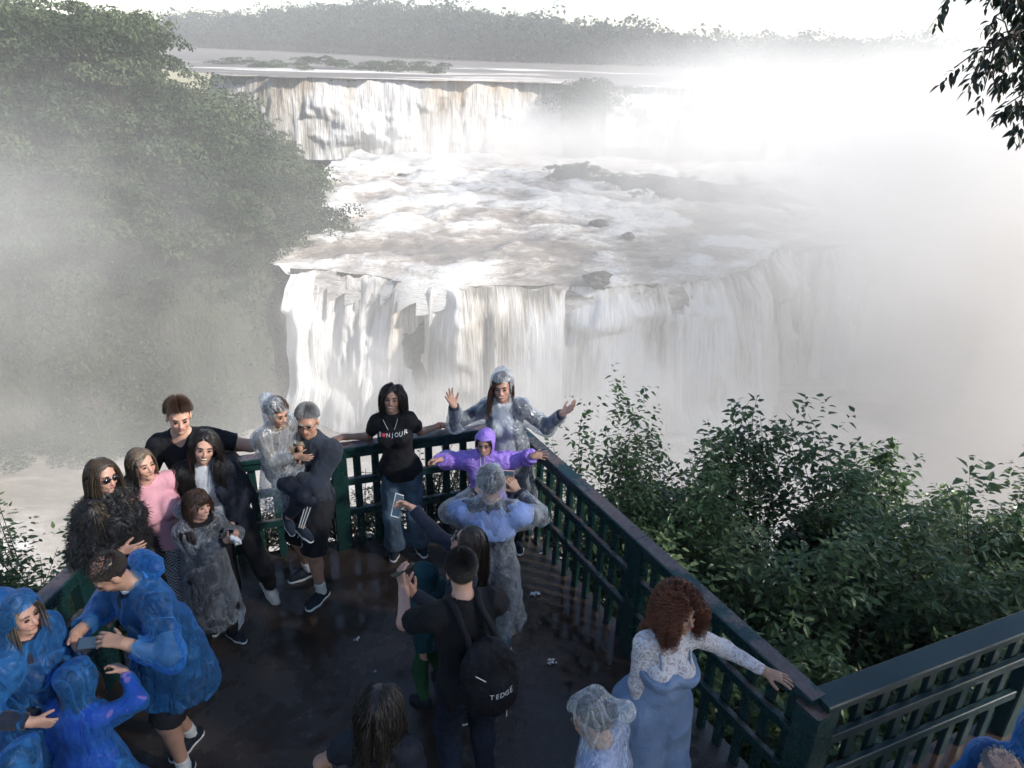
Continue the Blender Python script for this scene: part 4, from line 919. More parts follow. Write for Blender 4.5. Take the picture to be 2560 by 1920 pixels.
        tag(s.o, label, 'person', group); o = s.o
        for sx in (1, -1):
            mesh_field('eye', [(*f_ell(w(sx*.030, .0835, .001), np.array([.0135, .010, .0052 if s.smile else .007])*h, s.HR), 0)], .0022, M['eye'], o)
            mesh_field('eyebrow', [(*f_cap(w(sx*.016, .090, .023), w(sx*.032, .088, .028), .0042*h, .0045*h), .003), (*f_cap(w(sx*.032, .088, .028), w(sx*.047, .076, .022), .0045*h, .003*h), .003)], .0024, M[brow], o)
        up = .006 if s.smile else 0
        mesh_field('lips', [(*f_cap(w(sx*.002, .0905, -.060), w(sx*.023, .083, -.058+up), .0062*h, .004*h), .003) for sx in (1, -1)], .0024, M['lip'], o)
        if s.smile > 1: mesh_field('teeth', [(*f_cap(w(-.014, .0935, -.0585), w(.014, .0935, -.0585), .0038*h, .0038*h), 0)], .002, M['teeth'], o)
    # ---- clothes
    def part(s, name, prims, mat, vox=.008, wr=.006, wf=9., **k): return mesh_field(name, prims, vox, M[mat], k.pop('parent', s.o), k.pop('k', .03), wr, wf, **k)
    def shirt(s, mat, sleeve=.55, i=.019, hem=-.05, neckr=.062, name='shirt', vdeep=0, loose=1.15, **k):
        cuts = [(s.pel+s.U*hem*s.S, -s.U)]; P_ = [(*with_cuts(p[:3], cuts), p[3]) for p in s.prims_torso(i, neck=False)]
        for sd in (1, -1):
            P_.append((*f_cap(s.nk+s.sp*.005*s.S, s.sh[sd]+s.sp*.01*s.S-s.L2*sd*.03, .045*s.S+i, .045*s.S+i), .04))
            if sleeve > 0: P_ += s.prims_arm(sd, i*.8, sleeve, loose)
        P_.append((*with_cuts(f_ell(s.pel+s.U*.0, (.176*s.S*s.wt+.01, .135*s.S*s.wt+.01, .17*s.S), np.stack([s.Lv, s.F, s.U])), cuts), .05))
        cv = [(*f_cap(s.nk-s.sp*.01+s.F2*vdeep*.2, s.hc, neckr*s.S, neckr*s.S*1.1), .008)]
        if vdeep: cv.append((*f_cap(s.nk+s.F2*.07*s.S, s.nk-s.sp*vdeep+s.F2*.12*s.S, .045, .012), .01))
        return s.part(name, P_, mat, carve=cv, **k)
    def pants(s, mat, upto=1.97, i=.012, waist=.10, loose=1.08, flare=0., name='trousers', **k):
        cuts = [(s.pel+s.U*waist*s.S, s.U)]; P_ = [(*with_cuts(p[:3], cuts), p[3]) for p in s.prims_torso(i, neck=False, bust=False)[2:7] if 1]
        for sd in (1, -1): P_ += s.prims_leg(sd, i, upto, loose, flare)
        return s.part(name, P_, mat, wf=k.pop('wf', 8.), **k)
    def skirt(s, mat, z0, z1, r0, r1, name='skirt', **k):
        a, b = s.pel+s.U*z0*s.S, s.pel+s.U*z1*s.S; RP = np.stack([s.Lv, s.F, s.U]); P_ = []
        for t_ in np.linspace(0, 1, 7): P_.append((*f_ell(a+(b-a)*t_, (r0+(r1-r0)*t_, (r0+(r1-r0)*t_)*.75, .12), RP), .04))
        P_ = [(*with_cuts(p[:3], [(b, -s.U), (a, s.U)]), p[3]) for p in P_]; return s.part(name, P_, mat, **k)
    def shoes(s, mat='dark_shoe', sole='white', sock=None, sockmat='sock', lace=True):
        for sd in (1, -1):
            l = s.leg[sd]; S = s.S*.95+.05; fd, fu = l['fd'], l['fu']; A = l['An']; fl = A-fu*.085*s.S; sv = np.cross(fd, fu)
            heel, mid_, toe = fl-fd*.045*S, fl+fd*.08*S, fl+fd*.155*S
            cut = [(fl+fu*.018, -fu)]
            U_ = [f_cap(heel+fu*.035, mid_+fu*.035, .037*S, .042*S), f_cap(mid_+fu*.035, toe+fu*.030, .042*S, .032*S), f_cap(heel+fu*.05+fd*.03, A+fu*.0, .038*S, .040*S)]
            o = s.part('shoe', [(*with_cuts(u_, cut), .03) for u_ in U_], mat, .006, .002, 25.)
            cut = [(fl+fu*.024, fu), (fl+fu*.0, -fu)]
            s.part('sole', [(*with_cuts(f_cap(heel+fu*.02, mid_+fu*.02, .041*S, .046*S), cut), .02), (*with_cuts(f_cap(mid_+fu*.02, toe+fu*.02, .046*S, .038*S), cut), .02)], sole, .005, 0, parent=o)
            if sock: s.part('sock', [(*with_cuts(f_cap(A-fu*.02, A+nrm(l['K']-A)*.2, .042*s.S, .046*s.S), [(A+nrm(l['K']-A)*sock, nrm(l['K']-A))]), .01)], sockmat, .006, .002, 30.)
    def colliders(s, extra=.0, arms=True):
        S = s.S; C_ = [('e', s.cran[0], s.cran[1], s.HR), ('c', s.nk-s.sp*.05, s.hc-s.HR[2]*.04, .055*S), ('e', s.pel+(s.nk-s.pel)*.66, np.array([.16*S*s.wt, .118*S*s.wt, .19*S])+extra, np.stack([s.L2, s.F2, s.sp])),
              ('c', s.sh[1], s.sh[-1], .064*S+extra), ('e', s.pel+(s.nk-s.pel)*.3, np.array([.14*S*s.wt, .115*S*s.wt, .18*S])+extra, np.stack([s.L2, s.F2, s.sp]))]
        for sd in ((1, -1) if arms else ()): C_.append(('c', s.arm[sd]['A'], s.arm[sd]['E'], .058*S+extra))
        return C_
    def hair(s, mat, L=.03, n=1500, seed=1, part=0., grav=.75, r=.0024, tip=None, curl=0., curlr=.012, seg=14, thick=.008, offs=(.003, .016), line=.04, extra=.01, wob=.08, bald=False, fringe=0., swept=0., back=0., cap=True, arms=True, face=.02):
        n = int(n*2.4) if L < .035 else n; r = r*.8 if L < .035 else r
        g = np.random.default_rng(seed); d = g.normal(size=(n*4, 3)); d /= np.linalg.norm(d, axis=1)[:, None]
        line = line+(.02 if L < .035 else 0); keep = d[:, 2] > line+.6*d[:, 1]-(.35 if fringe and L < .001 else 0)
        if bald: keep &= ~((d[:, 2] > .55) & (d[:, 1] > -.75)); keep |= (d[:, 2] > .5) & (g.random(len(d)) < .10) & (d[:, 2] > line+.6*d[:, 1])
        d = d[keep][:n]; c, rad = s.cran; st = c+(d*rad*1.0)@s.HR; nl = nrm_rows(d/rad)@s.HR
        sg = np.sign(d[:, 0]-part+1e-6)[:, None]; dirl = np.column_stack([sg[:, 0]*np.where(d[:, 1] < 0, .75+.6*np.maximum(d[:, 1], -1), .75), np.full(len(d), -.35-back)+swept, np.full(len(d), -.1)])
        if fringe:
            fr = (d[:, 1] > .25) & (np.abs(d[:, 0]) < .6); dirl[fr] = [.1*1, .9, -.15]
        dl = dirl@s.HR; dl = dl-nl*(dl*nl).sum(1)[:, None]*.8; d0 = nrm_rows(dl+nl*(.28 if L < .035 else .08)+(g.normal(size=dl.shape)*.35 if L < .035 else 0))
        def ko(Q):
            l_ = ((Q-s.hc)@s.HR.T)/s.hs; fx = .060+(.02-face)*.5; m_ = (l_[:, 1] > face) & (np.abs(l_[:, 0]) < fx) & (l_[:, 2] < (.045 if fringe else .06)) & (l_[:, 2] > -.13) & (l_[:, 1] < .16)
            if fringe: m_ &= ~((l_[:, 2] > .030))
            l_[m_, 0] = np.where(l_[m_, 0] >= part*.05, fx+.004, -fx-.004); return s.hc+(l_*s.hs)@s.HR
        Ls = L if not bald else L*.6
        if L < .035: Ls = L*(.45+.75*np.clip(d[:, 2]+.1, 0, 1))*(.6 if bald else 1)
        if fringe: Ls = np.where((d[:, 1] > .25) & (np.abs(d[:, 0]) < .6), fringe, L)
        o = strands('hair', st, d0, Ls, M[mat], s.o, s.colliders(extra, arms), seed, seg, r, grav, wob, tip, curl, curlr, ko if L > .08 else None, offs)
        thick = .003 if L < .035 else thick
        if cap:  # close scalp layer beneath the strands, part of the hair itself
            E_ = [(*with_cuts(f_ell(s.cran[0], s.cran[1]+thick, s.HR), [(s.hw(0, .053, .074), nrm(s.HR[1]*.80-s.HR[2]*.42)), (s.hw(0, 0, -.045+(.008 if L < .035 else 0)), -s.HR[2]*.9-s.HR[1]*-.42)]), .005)]
            cv = []
            if bald: cv = [(*f_ell(s.hw(0, .02, .125), np.array([.055, .085, .05])*s.hs, s.HR), .012)]
            s.part('hair', E_, mat, .006, .002, 40, carve=cv, parent=o)
        return o
    def poncho(s, mat, hem=-.55, rb=.30, hood=True, fit=1., sleeves=1.9, wr=.02, hoodup=True, vox=.0115, name='poncho', open_=.055, hoodback=.05, seed=0):
        S = s.S; RP = np.stack([s.Lv, s.F, s.U]); i = .033; P_ = [p for p in s.prims_torso(i*.7*fit, neck=False)]
        a, b = s.pel+s.U*.15*S, s.pel+s.U*hem*S
        for t_ in np.linspace(0, 1, 6): P_.append((*f_ell(a+(b-a)*t_, (.19*S+(rb-.19*S)*t_, .15*S+(rb*.8-.15*S)*t_, .14), RP), .06))
        for sd in (1, -1):
            q = s.arm[sd]; A, E, W = q['A'], q['E'], q['W']; e = E+(W-E)*(sleeves-1)
            P_ += [(*f_cap(A, E, .074*S, .072*S), .05), (*f_cap(E, e, .070*S, .050*S), .03), (*f_cap(A-s.U*.05, E-s.U*.03, .06*S, .05*S), .05)]
            P_.append((*f_cap(s.nk+s.sp*.02*S, s.sh[sd]+s.sp*.01*S, .06*S+.02, .07*S), .04))
        if hood:
            if hoodup: P_ += [(*f_ell(s.hw(0, -.012, .032), (s.cran[1]+[.024, .030, .030]), s.HR), .03), (*f_ell(s.hw(0, -.03, -.06), np.array([.09, .085, .10])*s.hs, s.HR), .04), (*f_ell(s.hw(0, -.03-hoodback, .07), np.array([.06, .07, .06])*s.hs, s.HR), .05)]
            else: P_ += [(*f_ell(s.nk+s.sp*.07-s.F2*.10, (.12, .07, .07), RP), .04)]
        hz = b[2]+.02
        def drop(V):
            m_ = V[:, 2] < hz
            for sd in (1, -1):
                q = s.arm[sd]; d_ = nrm(q['W']-q['E']); e = q['E']+(q['W']-q['E'])*(sleeves-1)
                m_ |= ((V-e)@d_ > -.005) & (np.linalg.norm(V-e-np.outer((V-e)@d_, d_), axis=1) < .085) & (np.linalg.norm(V-e, axis=1) < .12)
            l_ = ((V-s.hc)@s.HR.T)/s.hs
            if hood and hoodup: m_ |= (l_[:, 1] > open_) & (np.abs(l_[:, 0]) < .075) & (l_[:, 2] < .075) & (l_[:, 2] > -.13)
            elif not hood or not hoodup: m_ |= (np.linalg.norm(l_[:, :2], axis=1) < .10) & (l_[:, 2] > -.155) & (l_[:, 1] > -.06)
            return m_
        return s.part(name, P_, mat, vox, wr*.6, 6., k=.05, drop=drop, seed=seed)
    def glasses(s, mat='lens', lens='lens', dark=True):
        w = s.hw; h = s.hs; mb = MB()
        for sx in (1, -1):
            if not dark:
                th = np.linspace(0, 6.283, 17); mb.tube([w(sx*.032+.024*math.cos(a), .100-.02*(.8*math.cos(a)*sx+1)*.3, .003+.016*math.sin(a)) for a in th], .0016*h, 5)
            mb.tube([w(sx*.056, .090, .008), w(sx*.070, .06, .008), w(sx*.077, .0, .004), w(sx*.076, -.02, -.012)], .0026*h if dark else .0016*h, 5)
        mb.tube([w(-.010, .103, .006), w(.010, .103, .006)], .0022*h, 5)
        o = mb.build('glasses', M[mat], s.o, True)
        if dark:
            for sx in (1, -1): mesh_field('lens', [(*f_ell(w(sx*.031, .094, .002), np.array([.027, .010, .021])*h, s.HR), 0)], .0026, M[lens], o)
        return o
def nrm_rows(v): return v/(np.linalg.norm(v, axis=1)[:, None]+1e-12)
from mathutils.bvhtree import BVHTree
def bvh_of(o):
    me = o.data; V = [v.co for v in me.vertices]; return BVHTree.FromPolygons(V, [tuple(p.vertices) for p in me.polygons])
def project(V2, target, c, rt, up, out, lift=.002, parent=None):
    """lay flat points on a surface: ray from c+rt*x+up*y+out*.3 against out"""
    b = bvh_of(target); R_ = []
    for x, y in V2:
        p = Vector(np.asarray(c)+np.asarray(rt)*x+np.asarray(up)*y+np.asarray(out)*.3); h_ = b.ray_cast(p, Vector(-np.asarray(out)))
        R_.append(np.array(h_[0])+np.asarray(out)*lift if h_[0] is not None else np.asarray(c)+np.asarray(rt)*x+np.asarray(up)*y)
    return np.array(R_)
def glyphs(txt, size, arc=0., spacing=1.15):
    cu = bpy.data.curves.new('t', 'FONT'); cu.body = txt; cu.size = size; cu.space_character = spacing; cu.align_x = 'CENTER'; cu.resolution_u = 3
    o = bpy.data.objects.new('t', cu); COL.objects.link(o); dg = bpy.context.evaluated_depsgraph_get(); me = bpy.data.meshes.new_from_object(o.evaluated_get(dg))
    V = [(v.co.x, v.co.y+arc*v.co.x**2) for v in me.vertices]; F = [list(p.vertices) for p in me.polygons]
    bpy.data.objects.remove(o); bpy.data.curves.remove(cu); bpy.data.meshes.remove(me); return V, F
def poly_mesh(name, V, F, mat, parent):
    me = bpy.data.meshes.new(name); me.from_pydata([tuple(v) for v in V], [], F); me.materials.append(mat); o = bpy.data.objects.new(name, me); COL.objects.link(o); o.parent = parent; return o
def lettering(name, txt, size, target, c, rt, up, out, mat='ink', arc=0., parent=None, adv=.72, skip=' '):
    """each letter a small mesh of its own laid on the cloth"""
    n = len(txt)
    for i, ch in enumerate(txt):
        if ch in skip: continue
        x0 = (i-(n-1)/2)*size*adv; V, F = glyphs(ch, size); V = [(x+x0, y+arc*x0*x0) for x, y in V]
        poly_mesh(name, project(V, target, c, rt, up, out), F, M[mat], parent or target)
def phone(c, n_, up, label, w_=.075, h_=.155, case='phone', group=None):
    """n_: screen normal, up: long axis"""
    n_ = nrm(n_); up = nrm(np.asarray(up)-n_*(np.asarray(up)@n_)); rt = np.cross(up, n_); mb = MB(); mb.box((0, 0, 0), up, rt, n_, h_/2, w_/2, .0045, .003)
    o = mb.build('phone', M[case]); o.location = c; mb = MB(); mb.box(n_*.0045, up, rt, n_, h_/2-.006, w_/2-.004, .0006); mb.build('screen', M['screen'], o)
    mb = MB(); mb.box(-n_*.005+up*(h_/2-.025)+rt*(w_/2-.02), up, rt, n_, .014, .010, .001); mb.build('camera_lens', M['lens'], o); tag(o, label, 'phone'); return o
# ------------------------------------------------------------------ the visitors
A3 = np.array
# woman in black fur coat, leftmost of the family
p = Person((-2.64, 4.20), 1.66, 72, 'woman in black fur coat and sunglasses with long blond tipped hair', 'skin_l', True, head=(-8, 0, 6), neck=(-.03, -.08), armR=dict(t=aty(262, 1190, 4.0), pole=(-.5, -.5, -.5)), armL=dict(t=aty(300, 1140, 4.4)), smile=1)
co = p.shirt('fur', 1.95, .036, hem=-.35, name='fur_coat', loose=1.2, neckr=.05, wr=.02); p.pants('black_cotton'); p.shoes()
g = np.random.default_rng(3); me = co.data; nv = len(me.vertices); cv = np.zeros(nv*3, np.float32); me.vertices.foreach_get('co', cv); cv = cv.reshape(-1, 3).astype(float); nv_ = np.zeros(nv*3, np.float32); me.vertices.foreach_get('normal', nv_); nv_ = nv_.reshape(-1, 3)
ii = g.integers(0, nv, 9000); strands('fur', cv[ii], nrm_rows(nv_[ii]+g.normal(size=(9000, 3))*.45), .042, M['fur'], co, [], 5, 3, .0022, .35, .1)
p.hair('hair_tips', .62, 1900, 2, tip=.45, extra=.03, grav=.9, seg=18, arms=False, back=.8); p.glasses('lens')
# pink top
p = Person((-2.45, 4.47), 1.62, 30, 'woman in a tight pink top and houndstooth skirt with one arm round the girl', 'skin_l', True, 1.12, head=(30, -4, 0), neck=(-.12, -.03), armR=dict(t=aty(415, 1128, 4.42), pole=(-.8, -.2, -.6), fd=(1, -.15, .1), pn=(.2, .6, -.6), curl=35), armL=dict(t=aty(385, 1040, 4.7)), smile=1, bust=1.25, brow='hair_blond')
p.shirt('pink_cotton', 1.12, .016, hem=.02, neckr=.066, loose=1.05, wr=.004, name='top'); p.skirt('hound', .12, -.55, .165, .22); p.hair('hair_blond', .26, 1300, 3, part=.3, back=.3, offs=(.002, .010)); p.shoes()
# tall man
p = Person((-2.36, 4.84), 1.84, 8, 'tall man in a black v-neck tee with his arms round the dark haired young woman', 'skin_l', head=(22, 10, 4), neck=(-.07, .03), armR=dict(t=aty(378, 1022, 4.66), pole=(-.9, -.1, -.5), fd=(.9, -.3, .15), pn=(0, .7, -.4), curl=25), armL=dict(t=aty(488, 968, 5.0), pole=(.8, -.2, -.4), fd=(.6, -.4, -.5), pn=(-.2, .8, -.5), curl=40), smile=1)
p.shirt('black_cotton', .62, .017, vdeep=.09, neckr=.066, wr=.006); p.pants('black_shorts', 1.97); p.shoes(); p.hair('hair_brown', .028, 2300, 4, grav=.08, r=.0026, offs=(.004, .016))
# young woman
p = Person((-2.13, 4.66), 1.68, 20, 'smiling young woman with long dark hair in a black jacket over a white tee', 'skin_l', True, head=(8, 0, 14), neck=(-.10, .02), twist=8, armR=dict(t=aty(425, 1090, 4.5)), armL=dict(t=aty(500, 1130, 4.5), pole=(.7, -.5, -.3)),
           legL=dict(f=(.24, -.08, .16), pole=(.3, 1, 0), yaw=40, pitch=55), legR=dict(f=(-.02, .02)), smile=2)
p.shirt('white_cotton', .0, .016, neckr=.058, name='tee', hem=-.02, wr=.004); p.pants('black_cotton', loose=1.02)
jk = p.shirt('navy_jacket', 1.97, .032, neckr=.05, name='jacket', wr=.009, hem=-.10, drop=lambda V, p=p: (np.abs((V-p.nk)@p.L2+.0) < .055) & ((V-p.pel)@p.F2 > .02))
p.hair('hair_black', .50, 1700, 5, part=-.2, extra=.035); p.shoes('grey_shoe')
# girl in the clear poncho
p = Person((-2.19, 4.32), 1.34, 48, 'girl with a fringe in a long clear plastic poncho grinning at the railing', 'skin_l', True, head=(14, -2, 6), armR=dict(t=aty(492, 1165, 4.25), pole=(-.5, -.4, -.8), fd=(.9, -.2, .5), pn=(0, .5, .5), curl=55), armL=dict(t=aty(500, 1160, 4.32), pole=(.6, -.3, -.8), fd=(.6, -.6, .3), pn=(-.5, 0, .3), curl=55), smile=2, vox=.0055, bust=.4, brow='hair_brown')
p.shirt('black_cotton', 1.9, .012); p.pants('black_cotton'); p.shoes(); p.hair('hair_brown', .30, 1500, 6, fringe=.085, extra=.01); p.poncho('film', -.62, .22, hoodup=False, sleeves=1.85, seed=4)
mb = MB(); g = np.random.default_rng(8)
tis = mesh_field('tissue', [(*f_cap(aty(508, 1160, 4.22)+A3([-.02, 0, .0]), aty(514, 1170, 4.22), .012, .02), .02)], .006, M['white'], None, .02, .012, 40.); tag(tis, 'crumpled white tissue in the hands of the girl in the clear poncho', 'tissue')
# grey haired man and the child he carries
p = Person((-1.60, 4.98), 1.78, -22, 'grey haired man with glasses in a dark sweatshirt and shorts carrying a child', 'skin_m', 0, 1.06, head=(24, 8, 0), neck=(.11, .04), twist=-6, armR=dict(t=aty(592, 985, 4.78), pole=(-.7, -.2, -.9), fd=(.3, -.9, .1), pn=(.2, 0, 1)), armL=dict(t=aty(612, 1020, 4.70), pole=(.8, .4, -.7), fd=(-1, -.1, .1), pn=(0, .2, 1), curl=35),
           legL=dict(f=(.10, .08), yaw=-2), legR=dict(f=(-.17, -.12), yaw=-30), smile=1, brow='hair_grey')
p.shirt('slate_sweat', 1.93, .024, hem=-.12, neckr=.06, name='sweatshirt', wr=.010, loose=1.2); sh = p.pants('black_shorts', .98, .03, loose=1.15, name='shorts', wr=.008); p.shoes('dark_shoe', sock=.10, sole='white'); p.hair('hair_grey', .018, 2300, 7, grav=.08, r=.0026, offs=(.004, .012)); p.glasses('lens', dark=False)
kn = p.leg[1]; c_ = kn['A']+(kn['K']-kn['A'])*.82; lettering('lettering', 'A87', .075, sh, c_-p.Lv*.10, p.Lv, p.U, p.F, adv=.62)
dad = p
c_ = aty(612, 1012, 4.72)
p = Person((c_[0], c_[1]), 1.18, 52, 'small boy in a clear hooded poncho held in the grey haired man\'s arms', 'skin_m', pelvis=c_[2]/(1.18/1.75), head=(6, 14, 0), neck=(-.06, .02), armR=dict(t=aty(640, 985, 4.62), pole=(-.8, -.2, -.5), fd=(1, -.2, -.1)), armL=dict(t=aty(648, 972, 4.78), pole=(.5, -.3, -.6)),
           legR=dict(t=aty(622, 1120, 4.55), pole=(.2, 1, .9), pitch=45), legL=dict(t=aty(652, 1140, 4.62), pole=(.2, 1, .9), pitch=30), smile=0, vox=.0055)
p.shirt('hair_blond', 1.9, .014, name='pullover'); p.pants('navy_jacket', 1.8, .014); p.shoes('navy_knit', 'sock'); p.hair('hair_brown', .03, 1200, 9, grav=.2); p.poncho('film_milky', -.42, .20, sleeves=1.9, hoodback=.08, seed=9, vox=.010, wr=.022)
lg = p.leg[1]; ax = nrm(lg['An']-lg['K'])
for j in (-1, 0, 1):
    mb = MB(); q0 = lg['K']+ax*.02; q1 = lg['An']-ax*.03; o_ = nrm(-p.Lv*.3+A3([.2, -1, .2]))*.052+np.cross(ax, A3([0, 1, 0]))*j*.016
    mb.tube([q0+o_*1.25, (q0+q1)/2+o_*1.12, q1+o_], .0045, 5); mb.build('stripe', M['ink'], p.o)
# woman with arms along the rail
p = Person((-.95, 5.56), 1.59, 4, 'smiling woman in black printed tee and jeans, arms stretched along the front rail', 'skin_m', True, 1.05, head=(-2, -12, 5), neck=(-.06, -.05), twist=6, armL=dict(t=aty(955, 918, 5.90), pole=(.3, -.6, -.8), fd=(1, .25, -.1), pn=(0, 0, -1), curl=8), armR=dict(t=aty(738, 944, 5.66), pole=(-.3, -.5, -.8), fd=(-1, -.3, -.2), pn=(0, 0, -1), curl=8),
           legL=dict(f=(.13, .0), yaw=25), legR=dict(f=(-.07, .04), yaw=-5), smile=2)
tee = p.shirt('black_cotton', .6, .018, neckr=.062, name='tee', hem=-.06, wr=.006); p.pants('denim', flare=.055, loose=1.12, wr=.010); p.shoes(); p.hair('hair_black', .29, 1800, 10, part=.1, curl=.35, curlr=.010, offs=(.003, .022))
cc = p.nk-p.sp*.14+p.L2*.008
lettering('letter', 'B NJOUR', .044, tee, cc, p.L2, p.sp, p.F2, arc=.55, adv=.82)
th = np.linspace(0, 6.283, 25)[:-1]; hx = 16*np.sin(th)**3/900; hyy = (13*np.cos(th)-5*np.cos(2*th)-2*np.cos(3*th)-np.cos(4*th))/900+.015
poly_mesh('heart', project([(a-.072, b+.004) for a, b in zip(hx, hyy)], tee, cc, p.L2, p.sp, p.F2), [list(range(24))], M['red'], p.o)
w_ = p.arm[1]; ax = nrm(w_['W']-w_['E']); mb = MB(); e1 = np.cross(ax, [0, 0, 1.]); e2 = np.cross(ax, e1); mb.tube([w_['W']-ax*.03+(e1*math.cos(a)+e2*math.sin(a))*.030 for a in np.linspace(0, 6.283, 14)], .007, 6)
M['coral'] = m_simple('coral_band', (.75, .10, .04), .5); mb.build('bracelet', M['coral'], p.o)
mb = MB(); mb.tube([p.nk+p.L2*x+p.F2*(.085+.03*(1-abs(x)/.06))-p.sp*(.13*(1-(abs(x)/.065)**1.5)-.01) for x in np.linspace(-.062, .062, 15)], .0022, 4); mb.build('necklace', M['white'], p.o)
# hooded woman in the corner, arms thrown up
p = Person((-.02, 5.68), 1.72, -4, 'woman in clear hooded poncho over navy jacket flinging her arms wide in the corner', 'skin_l', True, 1.05, head=(0, 0, -3), neck=(-.05, .02), armL=dict(t=aty(1215, 893, 5.55), pole=(.2, -.3, -1), fd=(.8, -.1, .62), pn=(-.3, -.3, 1), curl=18, spread=1.1), armR=dict(t=aty(980, 875, 5.50), pole=(-.5, -.2, -1), fd=(-.35, -.1, .9), pn=(.4, -.6, .3), curl=12, spread=1.1), smile=2)
p.shirt('white_cotton', 0, .016, neckr=.058, name='top', hem=-.02); p.pants('black_cotton')
p.shirt('navy_knit', 1.97, .020, neckr=.05, name='jacket', hem=-.10, loose=1.02, wr=.005, drop=lambda V, p=p: (np.abs((V-p.nk)@p.L2) < .085) & ((V-p.pel)@p.F2 > .0)); p.shoes()
p.hair('hair_brown', .36, 1300, 11, part=.6, offs=(.002, .012)); p.poncho('film_milky', -.5, .30, sleeves=1.95, hoodback=.05, seed=2)
# child in the lilac raincoat
p = Person((-.20, 5.33), 1.34, -2, 'child in a lilac raincoat with the hood up and arms held out', 'skin_l', True, 1.08, head=(-8, 2, 0), armL=dict(t=aty(1150, 985, 5.20), pole=(.1, -.8, -.5), fd=(1, .0, .1), pn=(0, -1, .2), curl=12, spread=1.1), armR=dict(t=aty(950, 993, 5.20), pole=(-.1, -.8, -.5), fd=(-1, -.1, 0), pn=(0, -.4, -1), curl=60), smile=2, vox=.0055, bust=.3, brow='hair_brown')
p.shirt('lilac', 1.9, .030, hem=-.2, loose=1.45, name='raincoat', wr=.012, neckr=.05)
RP = p.HR; hd = [(*f_ell(p.hw(0, -.012, .03), p.cran[1]+.018, RP), .03), (*f_ell(p.hw(0, -.02, -.07), A3([.085, .08, .09])*p.hs, RP), .04)]
p.part('hood', hd, 'lilac', .008, .006, 8, drop=lambda V, p=p: (lambda l_: (l_[:, 1] > .045) & (np.abs(l_[:, 0]) < .068) & (l_[:, 2] < .068) & (l_[:, 2] > -.12))(((V-p.hc)@p.HR.T)/p.hs)); p.pants('black_cotton'); p.shoes(); p.hair('hair_dark', .1, 700, 12, offs=(.0, .006), extra=0)
mb = MB()
for sx in (-1, 1): mb.tube([p.hw(.02*sx, .10, -.10), p.hw(.012*sx, .15, -.2), p.hw(.02*sx, .155, -.32)], .0022, 4)
mb.build('drawstring', M['white'], p.o)
# photographer in clear poncho from behind
p = Person((-.13, 4.20), 1.62, 178, 'person seen from behind in a clear hooded poncho photographing the lilac raincoat', 'skin_m', 0, 1.1, head=(0, 4, 0), neck=(.0, .05), wide=1.08, armR=dict(t=aty(1118, 1062, 4.52), pole=(-1., .1, -.75), fd=(-.5, .1, .85), pn=(-.6, .5, .2), curl=40), armL=dict(t=aty(1030, 1062, 4.55), pole=(1., .1, -.75), fd=(.5, .1, .85), pn=(.6, .5, .2), curl=40), smile=0)
p.shirt('navy_knit', 1.95, .018, name='pullover', wr=.008); p.part('shawl', [(*with_cuts(q_[:3], [(p.nk-p.sp*.20, -p.sp)]), q_[3]) for q_ in p.prims_torso(.030, neck=False)[:2]+p.prims_arm(1, .03, .42)+p.prims_arm(-1, .03, .42)], 'light_blue', .009, .008, 8., k=.05)
p.pants('denim', loose=1.1, wr=.01); p.shoes(); p.hair('hair_black', .03, 1500, 13, grav=.2); p.poncho('film', -.50, .28, sleeves=1.92, seed=6, hoodback=.03, wr=.026)
phone(aty(1088, 1024, 4.60), (0, -1, -.15), (1, 0, -.05), 'pink cased phone held up by the person in the clear poncho seen from behind', case='pink')
# woman with white sunglasses taking a picture
p = Person((-.22, 3.80), 1.50, -84, 'brown haired woman in white framed sunglasses holding a phone out high', 'skin_l', True, head=(-12, -24, 0), neck=(0, .06), armR=dict(t=aty(893, 1098, 4.12), pole=(-.2, .1, -1), fd=(-.8, .1, .35), pn=(-.3, -.7, -.3), curl=42), armL=dict(t=aty(893, 1282, 3.55), pole=(.6, .1, -1), fd=(-.5, -.1, .8), pn=(-.3, .8, .2), curl=50), smile=0)
p.shirt('navy_knit', 1.96, .016, name='pullover', wr=.006); p.pants('dark_teal', loose=1.15); p.shoes(); p.hair('hair_dark', .36, 1400, 14, part=0., offs=(.002, .012)); p.glasses('wframe', 'lens')
phone(aty(858, 1092, 4.14), (.75, -.55, .35), (.45, .35, .8), 'white edged phone held out by the woman in sunglasses', case='white')
# child in teal padded jacket
p = Person((-.50, 3.90), 1.06, -120, 'small child in teal hooded jacket and green trousers half hidden behind the backpack man', 'skin_l', head=(0, 10, 0), vox=.006, smile=0, armL=dict(t=aty(915, 1425, 3.75), pole=(.6, -.6, -.3)))
p.shirt('dark_teal', 1.9, .03, loose=1.3, name='jacket', wr=.010); p.part('hood', [(*f_ell(p.hw(0, -.012, .03), p.cran[1]+.02, p.HR), .03), (*f_ell(p.hw(0, -.02, -.07), A3([.09, .085, .09])*p.hs, p.HR), .04)], 'dark_teal', .009, .006, 9, drop=lambda V, p=p: (lambda l_: (l_[:, 1] > .045) & (np.abs(l_[:, 0]) < .068) & (l_[:, 2] < .068) & (l_[:, 2] > -.12))(((V-p.hc)@p.HR.T)/p.hs)); p.pants('green_boot', loose=1.15); p.shoes(sole='dark_shoe')
